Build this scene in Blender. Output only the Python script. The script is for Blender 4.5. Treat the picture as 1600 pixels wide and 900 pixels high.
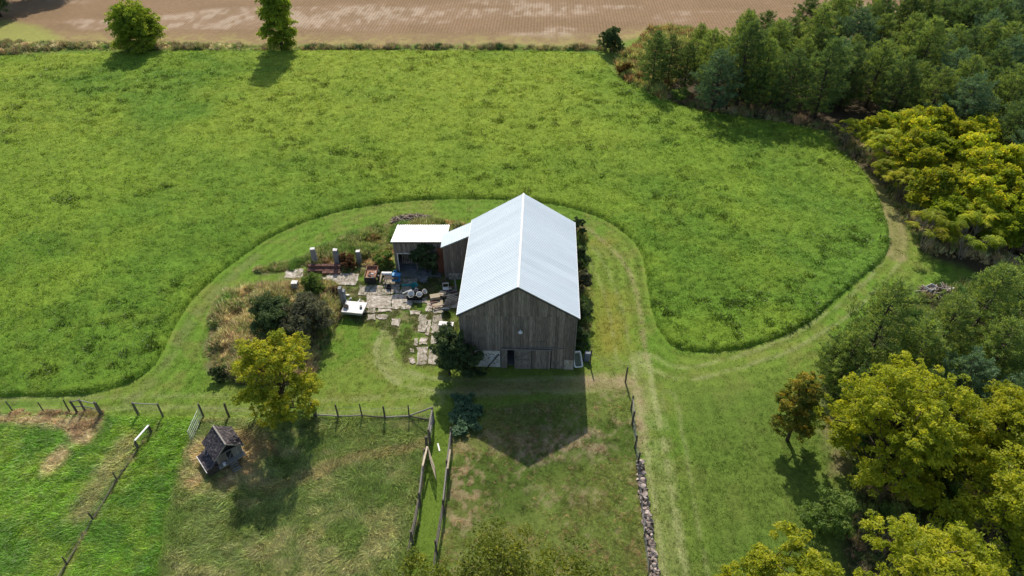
import bpy, math, random
import numpy as np
from mathutils import Vector, Matrix, Euler
R = math.radians
random.seed(7); rng = np.random.default_rng(7)
scene = bpy.context.scene
for o in list(bpy.data.objects): bpy.data.objects.remove(o)

# ------------------------------------------------------------ camera, sky, sun
H = 45.0; F = 1067.0; PITCH = R(39.1)
cd = bpy.data.cameras.new('camera'); cam = bpy.data.objects.new('camera', cd)
scene.collection.objects.link(cam)
cam.location = (0, 0, H); cam.rotation_euler = (R(90) - PITCH, 0, 0)
cd.sensor_width = 36; cd.lens = 36 * F / 1600; cd.clip_start = 0.5; cd.clip_end = 6000
scene.camera = cam
SUN_EL, SUN_AZ = R(42), R(-4)            # the sun stands beyond the barn, a little to the left
w = bpy.data.worlds.new('World'); scene.world = w; w.use_nodes = True
nt = w.node_tree; nt.nodes.clear()
sky = nt.nodes.new('ShaderNodeTexSky'); sky.sky_type = 'NISHITA'; sky.sun_disc = False
sky.sun_elevation = SUN_EL; sky.sun_rotation = SUN_AZ; sky.air_density = 1.1; sky.dust_density = 1.5
bg = nt.nodes.new('ShaderNodeBackground'); bg.inputs['Strength'].default_value = 0.135
wo = nt.nodes.new('ShaderNodeOutputWorld')
nt.links.new(sky.outputs[0], bg.inputs[0]); nt.links.new(bg.outputs[0], wo.inputs[0])
sl = bpy.data.lights.new('sun', 'SUN'); sl.energy = 4.6; sl.angle = R(0.6); sl.color = (1.0, 0.93, 0.80)
so = bpy.data.objects.new('sun', sl); scene.collection.objects.link(so)
sd_ = Vector((math.sin(SUN_AZ) * math.cos(SUN_EL), math.cos(SUN_AZ) * math.cos(SUN_EL), math.sin(SUN_EL)))
so.rotation_euler = sd_.to_track_quat('Z', 'Y').to_euler(); so.location = sd_ * 200
scene.view_settings.view_transform = 'Standard'; scene.view_settings.look = 'None'
scene.view_settings.exposure = 0.18; scene.view_settings.gamma = 1.0
scene.view_settings.use_curve_mapping = False
scene.cycles.max_bounces = 6; scene.cycles.transparent_max_bounces = 4
COL = scene.collection

# ------------------------------------------------------------ helpers
SP, CP = math.sin(PITCH), math.cos(PITCH)
def G(px, py, z=0.0):
    """place on the ground (or at height z) of a spot seen in the photograph"""
    u = px - 800.0; v = py - 450.0
    dn = F * SP + v * CP; hz = F * CP - v * SP
    t = (H - z) / dn
    return (u * t, hz * t)
def GP(pts): return np.array([G(*p) for p in pts])

def link(o, parent=None):
    COL.objects.link(o)
    if parent is not None: o.parent = parent
    return o
def empty(name, loc, label, cat, group=None, rz=0.0, kind=None):
    o = bpy.data.objects.new(name, None); o.location = loc; o.rotation_euler = (0, 0, rz)
    o.empty_display_size = 0.3
    link(o)
    if kind: o['kind'] = kind
    else: o['label'] = label; o['category'] = cat
    if group: o['group'] = group
    return o
def tag(o, label, cat, group=None):
    o['label'] = label; o['category'] = cat
    if group: o['group'] = group
    return o
def part(name, me, parent, mat=None, label=None, loc=None, rot=None, scale=None, kind=None):
    if mat is not None and not me.materials: me.materials.append(mat)
    o = bpy.data.objects.new(name, me); link(o, parent)
    if loc is not None: o.location = loc
    if rot is not None: o.rotation_euler = rot
    if scale is not None: o.scale = scale
    if label: o['label'] = label
    if kind: o['kind'] = kind
    return o
def copy_tree(root, loc, rz=0.0, s=(1, 1, 1)):
    r = root.copy(); COL.objects.link(r); r.location = loc; r.rotation_euler = (0, 0, rz); r.scale = s
    for ch in root.children:
        c = ch.copy(); COL.objects.link(c); c.parent = r
        for g in ch.children:
            d = g.copy(); COL.objects.link(d); d.parent = c
    return r

def np_mesh(name, verts, faces, mat=None, attrs=None, smooth=False):
    """verts (n,3), faces (m,k) all of one size; attrs {name: (type, array)} on points"""
    me = bpy.data.meshes.new(name)
    verts = np.ascontiguousarray(verts, dtype=np.float32); faces = np.ascontiguousarray(faces, dtype=np.int32)
    m, k = faces.shape
    me.vertices.add(len(verts)); me.vertices.foreach_set('co', verts.ravel())
    me.loops.add(m * k); me.loops.foreach_set('vertex_index', faces.ravel())
    me.polygons.add(m); me.polygons.foreach_set('loop_start', np.arange(m, dtype=np.int32) * k)
    try: me.polygons.foreach_set('loop_total', np.full(m, k, dtype=np.int32))
    except Exception: pass
    me.polygons.foreach_set('use_smooth', np.full(m, smooth, dtype=bool))
    for an, (ty, arr) in (attrs or {}).items():
        a = me.attributes.new(an, ty, 'POINT')
        arr = np.ascontiguousarray(arr, dtype=np.float32)
        a.data.foreach_set('value' if ty == 'FLOAT' else 'vector', arr.ravel())
    me.update(); me.validate()
    if mat: me.materials.append(mat)
    return me

class MB:
    """collects shapes for ONE mesh"""
    def __init__(s): s.v = []; s.f = []
    def add(s, vs, fs):
        b = len(s.v); s.v += [tuple(v) for v in vs]; s.f += [tuple(i + b for i in f) for f in fs]; return s
    def box(s, c, d, rot=None, jit=0.0):
        hx, hy, hz = d[0] / 2, d[1] / 2, d[2] / 2
        vs = [Vector((x, y, z)) for z in (-hz, hz) for x, y in ((-hx, -hy), (hx, -hy), (hx, hy), (-hx, hy))]
        if jit: vs = [v + Vector([random.uniform(-jit, jit) for _ in range(3)]) for v in vs]
        if rot is not None:
            m = Euler(rot).to_matrix(); vs = [m @ v for v in vs]
        vs = [v + Vector(c) for v in vs]
        return s.add(vs, [(3, 2, 1, 0), (4, 5, 6, 7), (0, 1, 5, 4), (1, 2, 6, 5), (2, 3, 7, 6), (3, 0, 4, 7)])
    def bar(s, a, b, wd, dp=None):
        """rectangular bar between two points"""
        a = Vector(a); b = Vector(b); dp = dp or wd; d = (b - a); L = d.length; d.normalize()
        up = Vector((0, 0, 1)) if abs(d.z) < 0.95 else Vector((0, 1, 0))
        x = d.cross(up).normalized() * wd / 2; y = x.cross(d).normalized() * dp / 2
        vs = [a - x - y, a + x - y, a + x + y, a - x + y, b - x - y, b + x - y, b + x + y, b - x + y]
        return s.add(vs, [(0, 1, 2, 3), (7, 6, 5, 4), (1, 0, 4, 5), (2, 1, 5, 6), (3, 2, 6, 7), (0, 3, 7, 4)])
    def tube(s, pts, rad, n=8, cap=True):
        pts = [Vector(p) for p in pts]; vs = []
        rad = rad if isinstance(rad, (list, tuple)) else [rad] * len(pts)
        for i, p in enumerate(pts):
            d = (pts[min(i + 1, len(pts) - 1)] - pts[max(i - 1, 0)])
            d = d.normalized() if d.length > 1e-9 else Vector((0, 0, 1))
            up = Vector((0, 1, 0)) if abs(d.z) > 0.9 else Vector((0, 0, 1))
            x = d.cross(up).normalized(); y = d.cross(x).normalized()
            for k in range(n):
                a = 2 * math.pi * k / n
                vs.append(p + (x * math.cos(a) + y * math.sin(a)) * rad[i])
        fs = []
        for i in range(len(pts) - 1):
            for k in range(n):
                a = i * n + k; b = i * n + (k + 1) % n
                fs.append((a, b, b + n, a + n))
        if cap: fs += [tuple(range(n - 1, -1, -1)), tuple(range((len(pts) - 1) * n, len(pts) * n))]
        return s.add(vs, fs)
    def lathe(s, prof, c=(0, 0, 0), n=16):
        """profile of (radius, z)"""
        vs = [(c[0] + r * math.cos(2 * math.pi * k / n), c[1] + r * math.sin(2 * math.pi * k / n), c[2] + z) for r, z in prof for k in range(n)]
        fs = [(i * n + k, i * n + (k + 1) % n, (i + 1) * n + (k + 1) % n, (i + 1) * n + k) for i in range(len(prof) - 1) for k in range(n)]
        fs += [tuple(range(n - 1, -1, -1)), tuple(range((len(prof) - 1) * n, len(prof) * n))]
        return s.add(vs, fs)
    def prism(s, poly, z0, z1):
        """extruded outline; z1 may be a list, one height per corner"""
        n = len(poly); t = z1 if isinstance(z1, (list, tuple)) else [z1] * n
        vs = [(x, y, z0) for x, y in poly] + [(x, y, t[i]) for i, (x, y) in enumerate(poly)]
        return s.add(vs, [tuple(range(n - 1, -1, -1)), tuple(range(n, 2 * n))] + [(i, (i + 1) % n, (i + 1) % n + n, i + n) for i in range(n)])
    def mesh(s, name, mat=None, smooth=False, bevel=0.0):
        me = bpy.data.meshes.new(name); me.from_pydata(s.v, [], s.f); me.update()
        if smooth:
            for p in me.polygons: p.use_smooth = True
        if mat: me.materials.append(mat)
        return me

def vnoise(x, y, seed=0):
    """value noise, numpy"""
    def h(ix, iy):
        n = (ix.astype(np.int64) * 374761393 + iy.astype(np.int64) * 668265263 + seed * 974711) & 0x7fffffff
        n = ((n ^ (n >> 13)) * 1274126177) & 0x7fffffff
        n = n ^ (n >> 16)
        return (n & 0xffff) / 65535.0
    ix = np.floor(x); iy = np.floor(y); fx = x - ix; fy = y - iy
    fx = fx * fx * (3 - 2 * fx); fy = fy * fy * (3 - 2 * fy)
    a = h(ix, iy); b = h(ix + 1, iy); c = h(ix, iy + 1); d = h(ix + 1, iy + 1)
    return (a * (1 - fx) + b * fx) * (1 - fy) + (c * (1 - fx) + d * fx) * fy
def fbm(x, y, seed=0, oct=4):
    s = 0; a = 0.5; t = 0
    for i in range(oct):
        s = s + a * vnoise(x * 2 ** i + 17.3 * i, y * 2 ** i + 9.1 * i, seed + i * 31); t += a; a *= 0.5
    return s / t
def sstep(a, b, x):
    t = np.clip((x - a) / (b - a), 0, 1); return t * t * (3 - 2 * t)
def poly_sd(poly, x, y):
    """signed distance to a closed polygon, positive inside"""
    d = np.full(x.shape, 1e9); ins = np.zeros(x.shape, bool); n = len(poly)
    for i in range(n):
        ax, ay = poly[i]; bx, by = poly[(i + 1) % n]
        ex, ey = bx - ax, by - ay; wx, wy = x - ax, y - ay
        t = np.clip((wx * ex + wy * ey) / (ex * ex + ey * ey + 1e-12), 0, 1)
        d = np.minimum(d, (wx - ex * t) ** 2 + (wy - ey * t) ** 2)
        c = ((ay > y) != (by > y)) & (x < (bx - ax) * (y - ay) / ((by - ay) if abs(by - ay) > 1e-9 else 1e-9) + ax)
        ins ^= c
    d = np.sqrt(d); return np.where(ins, d, -d)
def line_d(pts, x, y):
    d = np.full(x.shape, 1e9)
    for i in range(len(pts) - 1):
        ax, ay = pts[i]; bx, by = pts[i + 1]
        ex, ey = bx - ax, by - ay; wx, wy = x - ax, y - ay
        t = np.clip((wx * ex + wy * ey) / (ex * ex + ey * ey + 1e-12), 0, 1)
        d = np.minimum(d, (wx - ex * t) ** 2 + (wy - ey * t) ** 2)
    return np.sqrt(d)
def smooth_poly(p, it=2, closed=True):
    p = np.array(p, float)
    for _ in range(it):
        q = np.roll(p, -1, 0)
        a = 0.75 * p + 0.25 * q; b = 0.25 * p + 0.75 * q
        if closed: p = np.stack([a, b], 1).reshape(-1, 2)
        else: p = np.concatenate([p[:1], np.stack([a[:-1], b[:-1]], 1).reshape(-1, 2), p[-1:]])
    return p

# ------------------------------------------------------------ materials
def newmat(name):
    m = bpy.data.materials.new(name); m.use_nodes = True; nt = m.node_tree; nt.nodes.clear()
    out = nt.nodes.new('ShaderNodeOutputMaterial'); return m, nt, nt.nodes, nt.links, out
def ramp(nt, fac, stops):
    r = nt.nodes.new('ShaderNodeValToRGB'); e = r.color_ramp.elements
    while len(e) < len(stops): e.new(0.5)
    for i, (p, c) in enumerate(stops): e[i].position = p; e[i].color = (*c, 1)
    nt.links.new(fac, r.inputs[0]); return r.outputs[0]
def noise(nt, scale, detail=3, vec=None, rough=0.55):
    n = nt.nodes.new('ShaderNodeTexNoise'); n.inputs['Scale'].default_value = scale
    n.inputs['Detail'].default_value = detail; n.inputs['Roughness'].default_value = rough
    if vec is not None: nt.links.new(vec, n.inputs['Vector'])
    return n.outputs['Fac']
def math_(nt, op, a, b):
    n = nt.nodes.new('ShaderNodeMath'); n.operation = op
    for i, q in enumerate((a, b)):
        if isinstance(q, (int, float)): n.inputs[i].default_value = q
        else: nt.links.new(q, n.inputs[i])
    return n.outputs[0]
def mulcol(nt, col, fac):
    n = nt.nodes.new('ShaderNodeVectorMath'); n.operation = 'SCALE'
    nt.links.new(col, n.inputs[0]); nt.links.new(fac, n.inputs['Scale']); return n.outputs[0]
def maprange(nt, v, a, b, c, d):
    n = nt.nodes.new('ShaderNodeMapRange')
    for i, q in enumerate((a, b, c, d)): n.inputs[i + 1].default_value = q
    nt.links.new(v, n.inputs[0]); return n.outputs[0]
def pos(nt, scale=(1, 1, 1), randomize=False):
    g = nt.nodes.new('ShaderNodeNewGeometry'); m = nt.nodes.new('ShaderNodeMapping')
    m.inputs['Scale'].default_value = scale; nt.links.new(g.outputs['Position'], m.inputs[0])
    if randomize:
        oi = nt.nodes.new('ShaderNodeObjectInfo'); c = nt.nodes.new('ShaderNodeVectorMath'); c.operation = 'ADD'
        s = math_(nt, 'MULTIPLY', oi.outputs['Random'], 57.0)
        nt.links.new(m.outputs[0], c.inputs[0]); nt.links.new(s, c.inputs[1]); return c.outputs[0]
    return m.outputs[0]
def bump(nt, h, strength, dist):
    b = nt.nodes.new('ShaderNodeBump'); b.inputs['Strength'].default_value = strength; b.inputs['Distance'].default_value = dist
    nt.links.new(h, b.inputs['Height']); return b.outputs[0]

def mat_simple(name, cols, scale=2.0, rough=0.8, stretch=(1, 1, 1), bmp=0.3, bd=0.02, metal=0.0, objvar=0.25, detail=5, spec=0.3):
    """cols: ramp stops over noise; varied from object to object"""
    m, nt, N, L, out = newmat(name)
    p = pos(nt, stretch, True); nf = noise(nt, scale, detail, p)
    if len(cols) == 1: cols = [(0.3, cols[0]), (0.7, tuple(c * 0.8 for c in cols[0]))]
    else: cols = [(0.3 + 0.4 * i / (len(cols) - 1), c) for i, c in enumerate(cols)]
    c = ramp(nt, nf, cols)
    oi = N.new('ShaderNodeObjectInfo'); f = maprange(nt, oi.outputs['Random'], 0, 1, 1 - objvar, 1 + objvar)
    c = mulcol(nt, c, f)
    b = N.new('ShaderNodeBsdfPrincipled'); L.new(c, b.inputs['Base Color'])
    b.inputs['Roughness'].default_value = rough; b.inputs['Metallic'].default_value = metal
    b.inputs['Specular IOR Level'].default_value = spec
    if bmp: L.new(bump(nt, noise(nt, scale * 4, 4, p), bmp, bd), b.inputs['Normal'])
    L.new(b.outputs[0], out.inputs[0]); return m

def mat_leaf(name, stops, transl=0.45, objvar=0.2, trcol=(1.25, 1.25, 0.6)):
    """leaf colours by the per-leaf attribute 'tone'"""
    m, nt, N, L, out = newmat(name)
    a = N.new('ShaderNodeAttribute'); a.attribute_name = 'tone'
    c = ramp(nt, a.outputs['Fac'], stops)
    oi = N.new('ShaderNodeObjectInfo'); c = mulcol(nt, c, maprange(nt, oi.outputs['Random'], 0, 1, 1 - objvar, 1 + objvar))
    d = N.new('ShaderNodeBsdfDiffuse'); t = N.new('ShaderNodeBsdfTranslucent'); mx = N.new('ShaderNodeMixShader')
    tm = N.new('ShaderNodeVectorMath'); tm.operation = 'MULTIPLY'; tm.inputs[1].default_value = trcol
    L.new(c, tm.inputs[0]); L.new(c, d.inputs[0]); L.new(tm.outputs[0], t.inputs[0])
    mx.inputs[0].default_value = transl; L.new(d.outputs[0], mx.inputs[1]); L.new(t.outputs[0], mx.inputs[2])
    g = N.new('ShaderNodeBsdfGlossy'); g.inputs['Roughness'].default_value = 0.5; g.inputs[0].default_value = (0.9, 0.95, 0.85, 1)
    m2 = N.new('ShaderNodeMixShader'); m2.inputs[0].default_value = 0.012
    L.new(mx.outputs[0], m2.inputs[1]); L.new(g.outputs[0], m2.inputs[2]); L.new(m2.outputs[0], out.inputs[0]); return m

def mat_tuft(name, transl=0.4, gloss=0.03):
    """blades take the colour of the ground cover they grow in (attribute of each instance)"""
    m, nt, N, L, out = newmat(name)
    a = N.new('ShaderNodeAttribute'); a.attribute_type = 'INSTANCER'; a.attribute_name = 'tint'
    b = N.new('ShaderNodeAttribute'); b.attribute_name = 'tone'
    c = mulcol(nt, a.outputs['Vector'], maprange(nt, b.outputs['Fac'], 0, 1, 0.6, 1.45))
    d = N.new('ShaderNodeBsdfDiffuse'); t = N.new('ShaderNodeBsdfTranslucent'); mx = N.new('ShaderNodeMixShader')
    mx.inputs[0].default_value = transl
    L.new(c, d.inputs[0]); L.new(c, t.inputs[0]); L.new(d.outputs[0], mx.inputs[1]); L.new(t.outputs[0], mx.inputs[2])
    g = N.new('ShaderNodeBsdfGlossy'); g.inputs['Roughness'].default_value = 0.45
    m2 = N.new('ShaderNodeMixShader'); m2.inputs[0].default_value = gloss
    L.new(mx.outputs[0], m2.inputs[1]); L.new(g.outputs[0], m2.inputs[2]); L.new(m2.outputs[0], out.inputs[0]); return m

def mat_ground(name, fine=7.0, amp=0.35, bd=0.05, bstr=0.5, rows=False):
    m, nt, N, L, out = newmat(name)
    a = N.new('ShaderNodeAttribute'); a.attribute_name = 'tint'
    p = pos(nt)
    n1 = noise(nt, fine, 4, p, 0.7); n2 = noise(nt, fine * 0.18, 3, p)
    f = math_(nt, 'MULTIPLY', maprange(nt, n1, 0.25, 0.75, 1 - amp, 1 + amp), maprange(nt, n2, 0.3, 0.7, 0.88, 1.12))
    if rows:
        mp = N.new('ShaderNodeMapping'); mp.inputs['Rotation'].default_value = (0, 0, R(2.6)); L.new(p, mp.inputs[0])
        wv = N.new('ShaderNodeTexWave'); wv.bands_direction = 'X'; wv.inputs['Scale'].default_value = 2 * math.pi / 20 / 0.62
        wv.inputs['Distortion'].default_value = 0.35; wv.inputs['Detail'].default_value = 3; wv.inputs['Detail Scale'].default_value = 0.6
        L.new(mp.outputs[0], wv.inputs['Vector'])
        at = N.new('ShaderNodeAttribute'); at.attribute_name = 'rows'
        wf = maprange(nt, wv.outputs['Fac'], 0, 1, -0.13, 0.11)
        f = math_(nt, 'MULTIPLY', f, math_(nt, 'ADD', 1.0, math_(nt, 'MULTIPLY', wf, at.outputs['Fac'])))
        hh = math_(nt, 'ADD', n1, math_(nt, 'MULTIPLY', wv.outputs['Fac'], at.outputs['Fac']))
    else: hh = n1
    c = mulcol(nt, a.outputs['Vector'], f)
    b = N.new('ShaderNodeBsdfPrincipled'); L.new(c, b.inputs['Base Color'])
    b.inputs['Roughness'].default_value = 0.95; b.inputs['Specular IOR Level'].default_value = 0.1
    L.new(bump(nt, hh, bstr, bd), b.inputs['Normal'])
    L.new(b.outputs[0], out.inputs[0]); return m

M = {}
M['ground'] = mat_ground('turf', rows=True)
M['hay'] = mat_ground('meadow_turf', 3.0, 0.3, 0.12, 0.8)
M['tuft'] = mat_tuft('grass_blades')
M['straw'] = mat_tuft('weed_blades', 0.3)
M['wood'] = mat_simple('weathered_barn_wood', [(.11, .088, .074), (.23, .185, .155), (.36, .305, .265)], 3.0, 0.85, (9, 9, 0.5), 0.5, 0.01, objvar=0.3)
M['wood_grey'] = mat_simple('grey_wood', [(.16, .145, .125), (.30, .275, .24)], 3.0, 0.85, (4, 4, 4), 0.4, 0.01)
M['wood_dark'] = mat_simple('dark_wood', [(.035, .028, .023), (.09, .07, .055)], 3.0, 0.85, (4, 4, 4), 0.4, 0.01)
M['wood_pale'] = mat_simple('pale_wood', [(.36, .29, .20), (.56, .47, .34)], 3.0, 0.8, (3, 3, 3), 0.2, 0.01)
M['wood_red'] = mat_simple('reddish_wood', [(.10, .035, .02), (.17, .07, .04)], 3.0, 0.85, (6, 6, 0.6), 0.3, 0.01)
M['post'] = mat_simple('fence_post_wood', [(.07, .058, .045), (.17, .145, .115)], 4.0, 0.9, (3, 3, 1), 0.4, 0.02)
M['bark'] = mat_simple('bark', [(.045, .035, .026), (.12, .095, .07)], 5.0, 0.95, (3, 3, 1), 0.6, 0.03)
M['bark_pale'] = mat_simple('pale_bark', [(.12, .10, .08), (.24, .21, .18)], 5.0, 0.95, (3, 3, 1), 0.5, 0.02)
M['roof'] = mat_simple('light_metal_roofing', [(.60, .675, .72), (.66, .73, .775), (.68, .745, .785)], 0.6, 0.40, (.35, 2.2, .35), 0.08, 0.01, metal=0.0, objvar=0.045, spec=0.5)
M['roof_link'] = mat_simple('weathered_metal_roofing', [(.56, .64, .69), (.64, .71, .75)], 0.6, 0.75, (1, 1, 1), 0.05, 0.005, objvar=0.02, spec=0.2)
M['roof_cap'] = mat_simple('ridge_cap_metal', [(.80, .80, .78), (.85, .85, .84)], 1.0, 0.5, bmp=0, objvar=0.02)
M['roof_white'] = mat_simple('white_metal_roofing', [(.82, .82, .81), (.88, .88, .87)], 0.6, 0.45, bmp=0.03, objvar=0.02)
M['white'] = mat_simple('white_paint', [(.60, .58, .55), (.82, .81, .79)], 3.0, 0.6, bmp=0.05, objvar=0.05)
M['dirty_white'] = mat_simple('dirty_white', [(.30, .28, .25), (.62, .60, .57), (.72, .70, .68)], 4.0, 0.7, bmp=0.2, objvar=0.08)
M['concrete'] = mat_simple('old_concrete', [(.20, .165, .12), (.38, .33, .27), (.62, .56, .50)], 3.2, 0.9, bmp=0.5, bd=0.02, objvar=0.14, detail=8)
M['concrete_grey'] = mat_simple('grey_concrete', [(.16, .16, .165), (.27, .27, .275)], 2.0, 0.9, bmp=0.3, objvar=0.1, detail=8)
M['stone'] = mat_simple('field_stone', [(.11, .085, .07), (.26, .205, .175), (.46, .39, .34)], 2.5, 0.9, bmp=0.5, bd=0.03, objvar=0.45)
M['brick'] = mat_simple('reddish_block', [(.17, .085, .065), (.28, .155, .125)], 4.0, 0.9, bmp=0.3, objvar=0.25)
M['rust'] = mat_simple('rusty_steel', [(.12, .05, .03), (.30, .15, .09), (.40, .24, .16)], 4.0, 0.8, bmp=0.3, objvar=0.1)
M['black'] = mat_simple('black_plastic', [(.012, .012, .014), (.03, .03, .034)], 3.0, 0.5, bmp=0.05, objvar=0.1)
M['blue'] = mat_simple('blue_tarp', [(.01, .14, .32), (.03, .26, .50)], 3.0, 0.5, bmp=0.3, bd=0.05)
M['teal'] = mat_simple('teal_plastic', [(.02, .22, .22), (.05, .40, .38)], 3.0, 0.5, bmp=0.1)
M['grey_metal'] = mat_simple('grey_metal', [(.22, .24, .25), (.40, .42, .43)], 3.0, 0.5, bmp=0.1, metal=0.3)
M['slate'] = mat_simple('slate_grey_tarp', [(.15, .17, .205), (.26, .29, .33)], 3.0, 0.7, bmp=0.3, bd=0.05)
M['shingle'] = mat_simple('worn_shingles', [(.013, .012, .016), (.05, .043, .05), (.16, .13, .125)], 5.0, 0.85, (1, 1, 1), 0.5, 0.02)
M['glass'] = mat_simple('lamp_glass', [(.85, .87, .88), (.9, .92, .93)], 3.0, 0.25, bmp=0, objvar=0)
M['enamel'] = mat_simple('white_enamel', [(.66, .66, .60), (.80, .80, .74)], 3.0, 0.35, bmp=0.02, objvar=0.02)
M['water'] = mat_simple('murky_water', [(.10, .12, .07), (.17, .19, .12)], 3.0, 0.2, bmp=0.02, objvar=0)
M['brush'] = mat_simple('dead_brush', [(.16, .11, .085), (.40, .30, .24)], 4.0, 0.9, bmp=0)
M['pipe'] = mat_simple('galvanised_pipe', [(.40, .42, .42), (.55, .57, .57)], 3.0, 0.45, bmp=0, metal=0.4)

# ------------------------------------------------------------ the map of the place (outlines traced as ground positions)
hay_px = [(-420, 700), (-300, 640), (-150, 623), (0, 621), (60, 621), (110, 619), (150, 614), (185, 606), (222, 590), (246, 566), (260, 540), (272, 512), (300, 468), (340, 430), (385, 396), (430, 366),
          (480, 345), (540, 327), (620, 314), (700, 310), (780, 311), (850, 316), (900, 326), (950, 345), (985, 370), (1003, 395), (1010, 430), (1017, 480), (1030, 520), (1055, 545), (1090, 552), (1150, 549),
          (1210, 531), (1262, 507), (1310, 465), (1350, 430), (1386, 403), (1391, 372), (1382, 335), (1366, 290), (1340, 258), (1308, 235), (1290, 212), (1240, 195), (1180, 188), (1100, 178), (1050, 162),
          (1000, 142), (968, 125), (952, 106), (942, 92), (925, 83), (700, 81), (400, 81), (220, 82), (100, 85), (0, 91), (-300, 98), (-420, 102)]
HAY = smooth_poly(GP(hay_px), 2)
lane = GP([(679, 640), (705, 640), (696, 760), (680, 860), (670, 930), (628, 930), (650, 800), (664, 720)])
PAD_R = GP([(705, 665), (740, 640), (985, 605), (1000, 720), (1022, 930), (670, 930), (690, 820), (698, 725)])
PAD_M = GP([(312, 652), (676, 652), (664, 720), (650, 790), (622, 940), (235, 940), (262, 800), (285, 720)])
PAD_L = GP([(-60, 645), (160, 650), (255, 652), (215, 700), (145, 810), (60, 940), (-260, 940)])
PAD_L2 = GP([(258, 652), (312, 652), (285, 720), (262, 800), (235, 940), (85, 940), (150, 815), (222, 700)])
ISL_A = smooth_poly(GP([(322, 575), (318, 540), (330, 490), (345, 458), (385, 446), (455, 441), (520, 440), (542, 455), (537, 490), (525, 515), (508, 545), (498, 585), (450, 606), (365, 600), (332, 592)]), 1)
ISL_B = smooth_poly(GP([(390, 428), (400, 418), (470, 402), (500, 385), (540, 366), (585, 352), (625, 345), (690, 345), (735, 352), (700, 372), (640, 380), (616, 384), (620, 428), (572, 418), (480, 416), (440, 430)]), 1)
SIDE = GP([(898, 345), (914, 352), (919, 450), (922, 545), (905, 560), (893, 560)])
FOREST = GP([(985, 128), (1000, 100), (1100, 88), (1190, 70), (1300, 50), (1430, 30), (1600, 10), (1900, 0), (1900, 500), (1660, 420), (1560, 440), (1450, 405), (1405, 330), (1370, 285), (1320, 245), (1290, 205), (1180, 187), (1060, 165)])
LOWWOOD = GP([(1440, 450), (1520, 435), (1700, 430), (1800, 950), (1310, 950), (1300, 830), (1330, 730), (1320, 640), (1285, 580), (1330, 540), (1380, 500)])
SUMAC = GP([(1312, 228), (1360, 222), (1430, 232), (1510, 262), (1620, 335), (1650, 425), (1570, 412), (1440, 400), (1398, 330), (1372, 285)])
PLOUGH_Y = GP([(-900, 62), (0, 66), (400, 72), (940, 72), (1000, 60), (1100, 66), (2400, 66)])

def hay_colour(x, y):
    n = fbm(x / 9, y / 9, 3); n2 = fbm(x / 2.2, y / 2.2, 5); n3 = fbm(x / 30, y / 22, 11)
    c0 = np.array([.138, .218, .022]); c1 = np.array([.105, .188, .020]); c2 = np.array([.205, .265, .030])
    t = sstep(.42, .62, n)[..., None]; c = c0 * (1 - t) + c1 * t
    c = c * (1 + .10 * (fbm(x / 18 + y / 40, y / 1.6, 23, 3) - .5) * 2)[..., None]
    u = (sstep(60, 110, y) * .85 * sstep(.35, .6, n3) + .2 * sstep(.5, .65, n2))[..., None]
    c = c * (1 - u) + c2 * u
    r = (sstep(24, 40, x) * sstep(85, 55, y) * .7)[..., None]
    c = c * (1 - r) + np.array([.095, .195, .026]) * r
    return c

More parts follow.
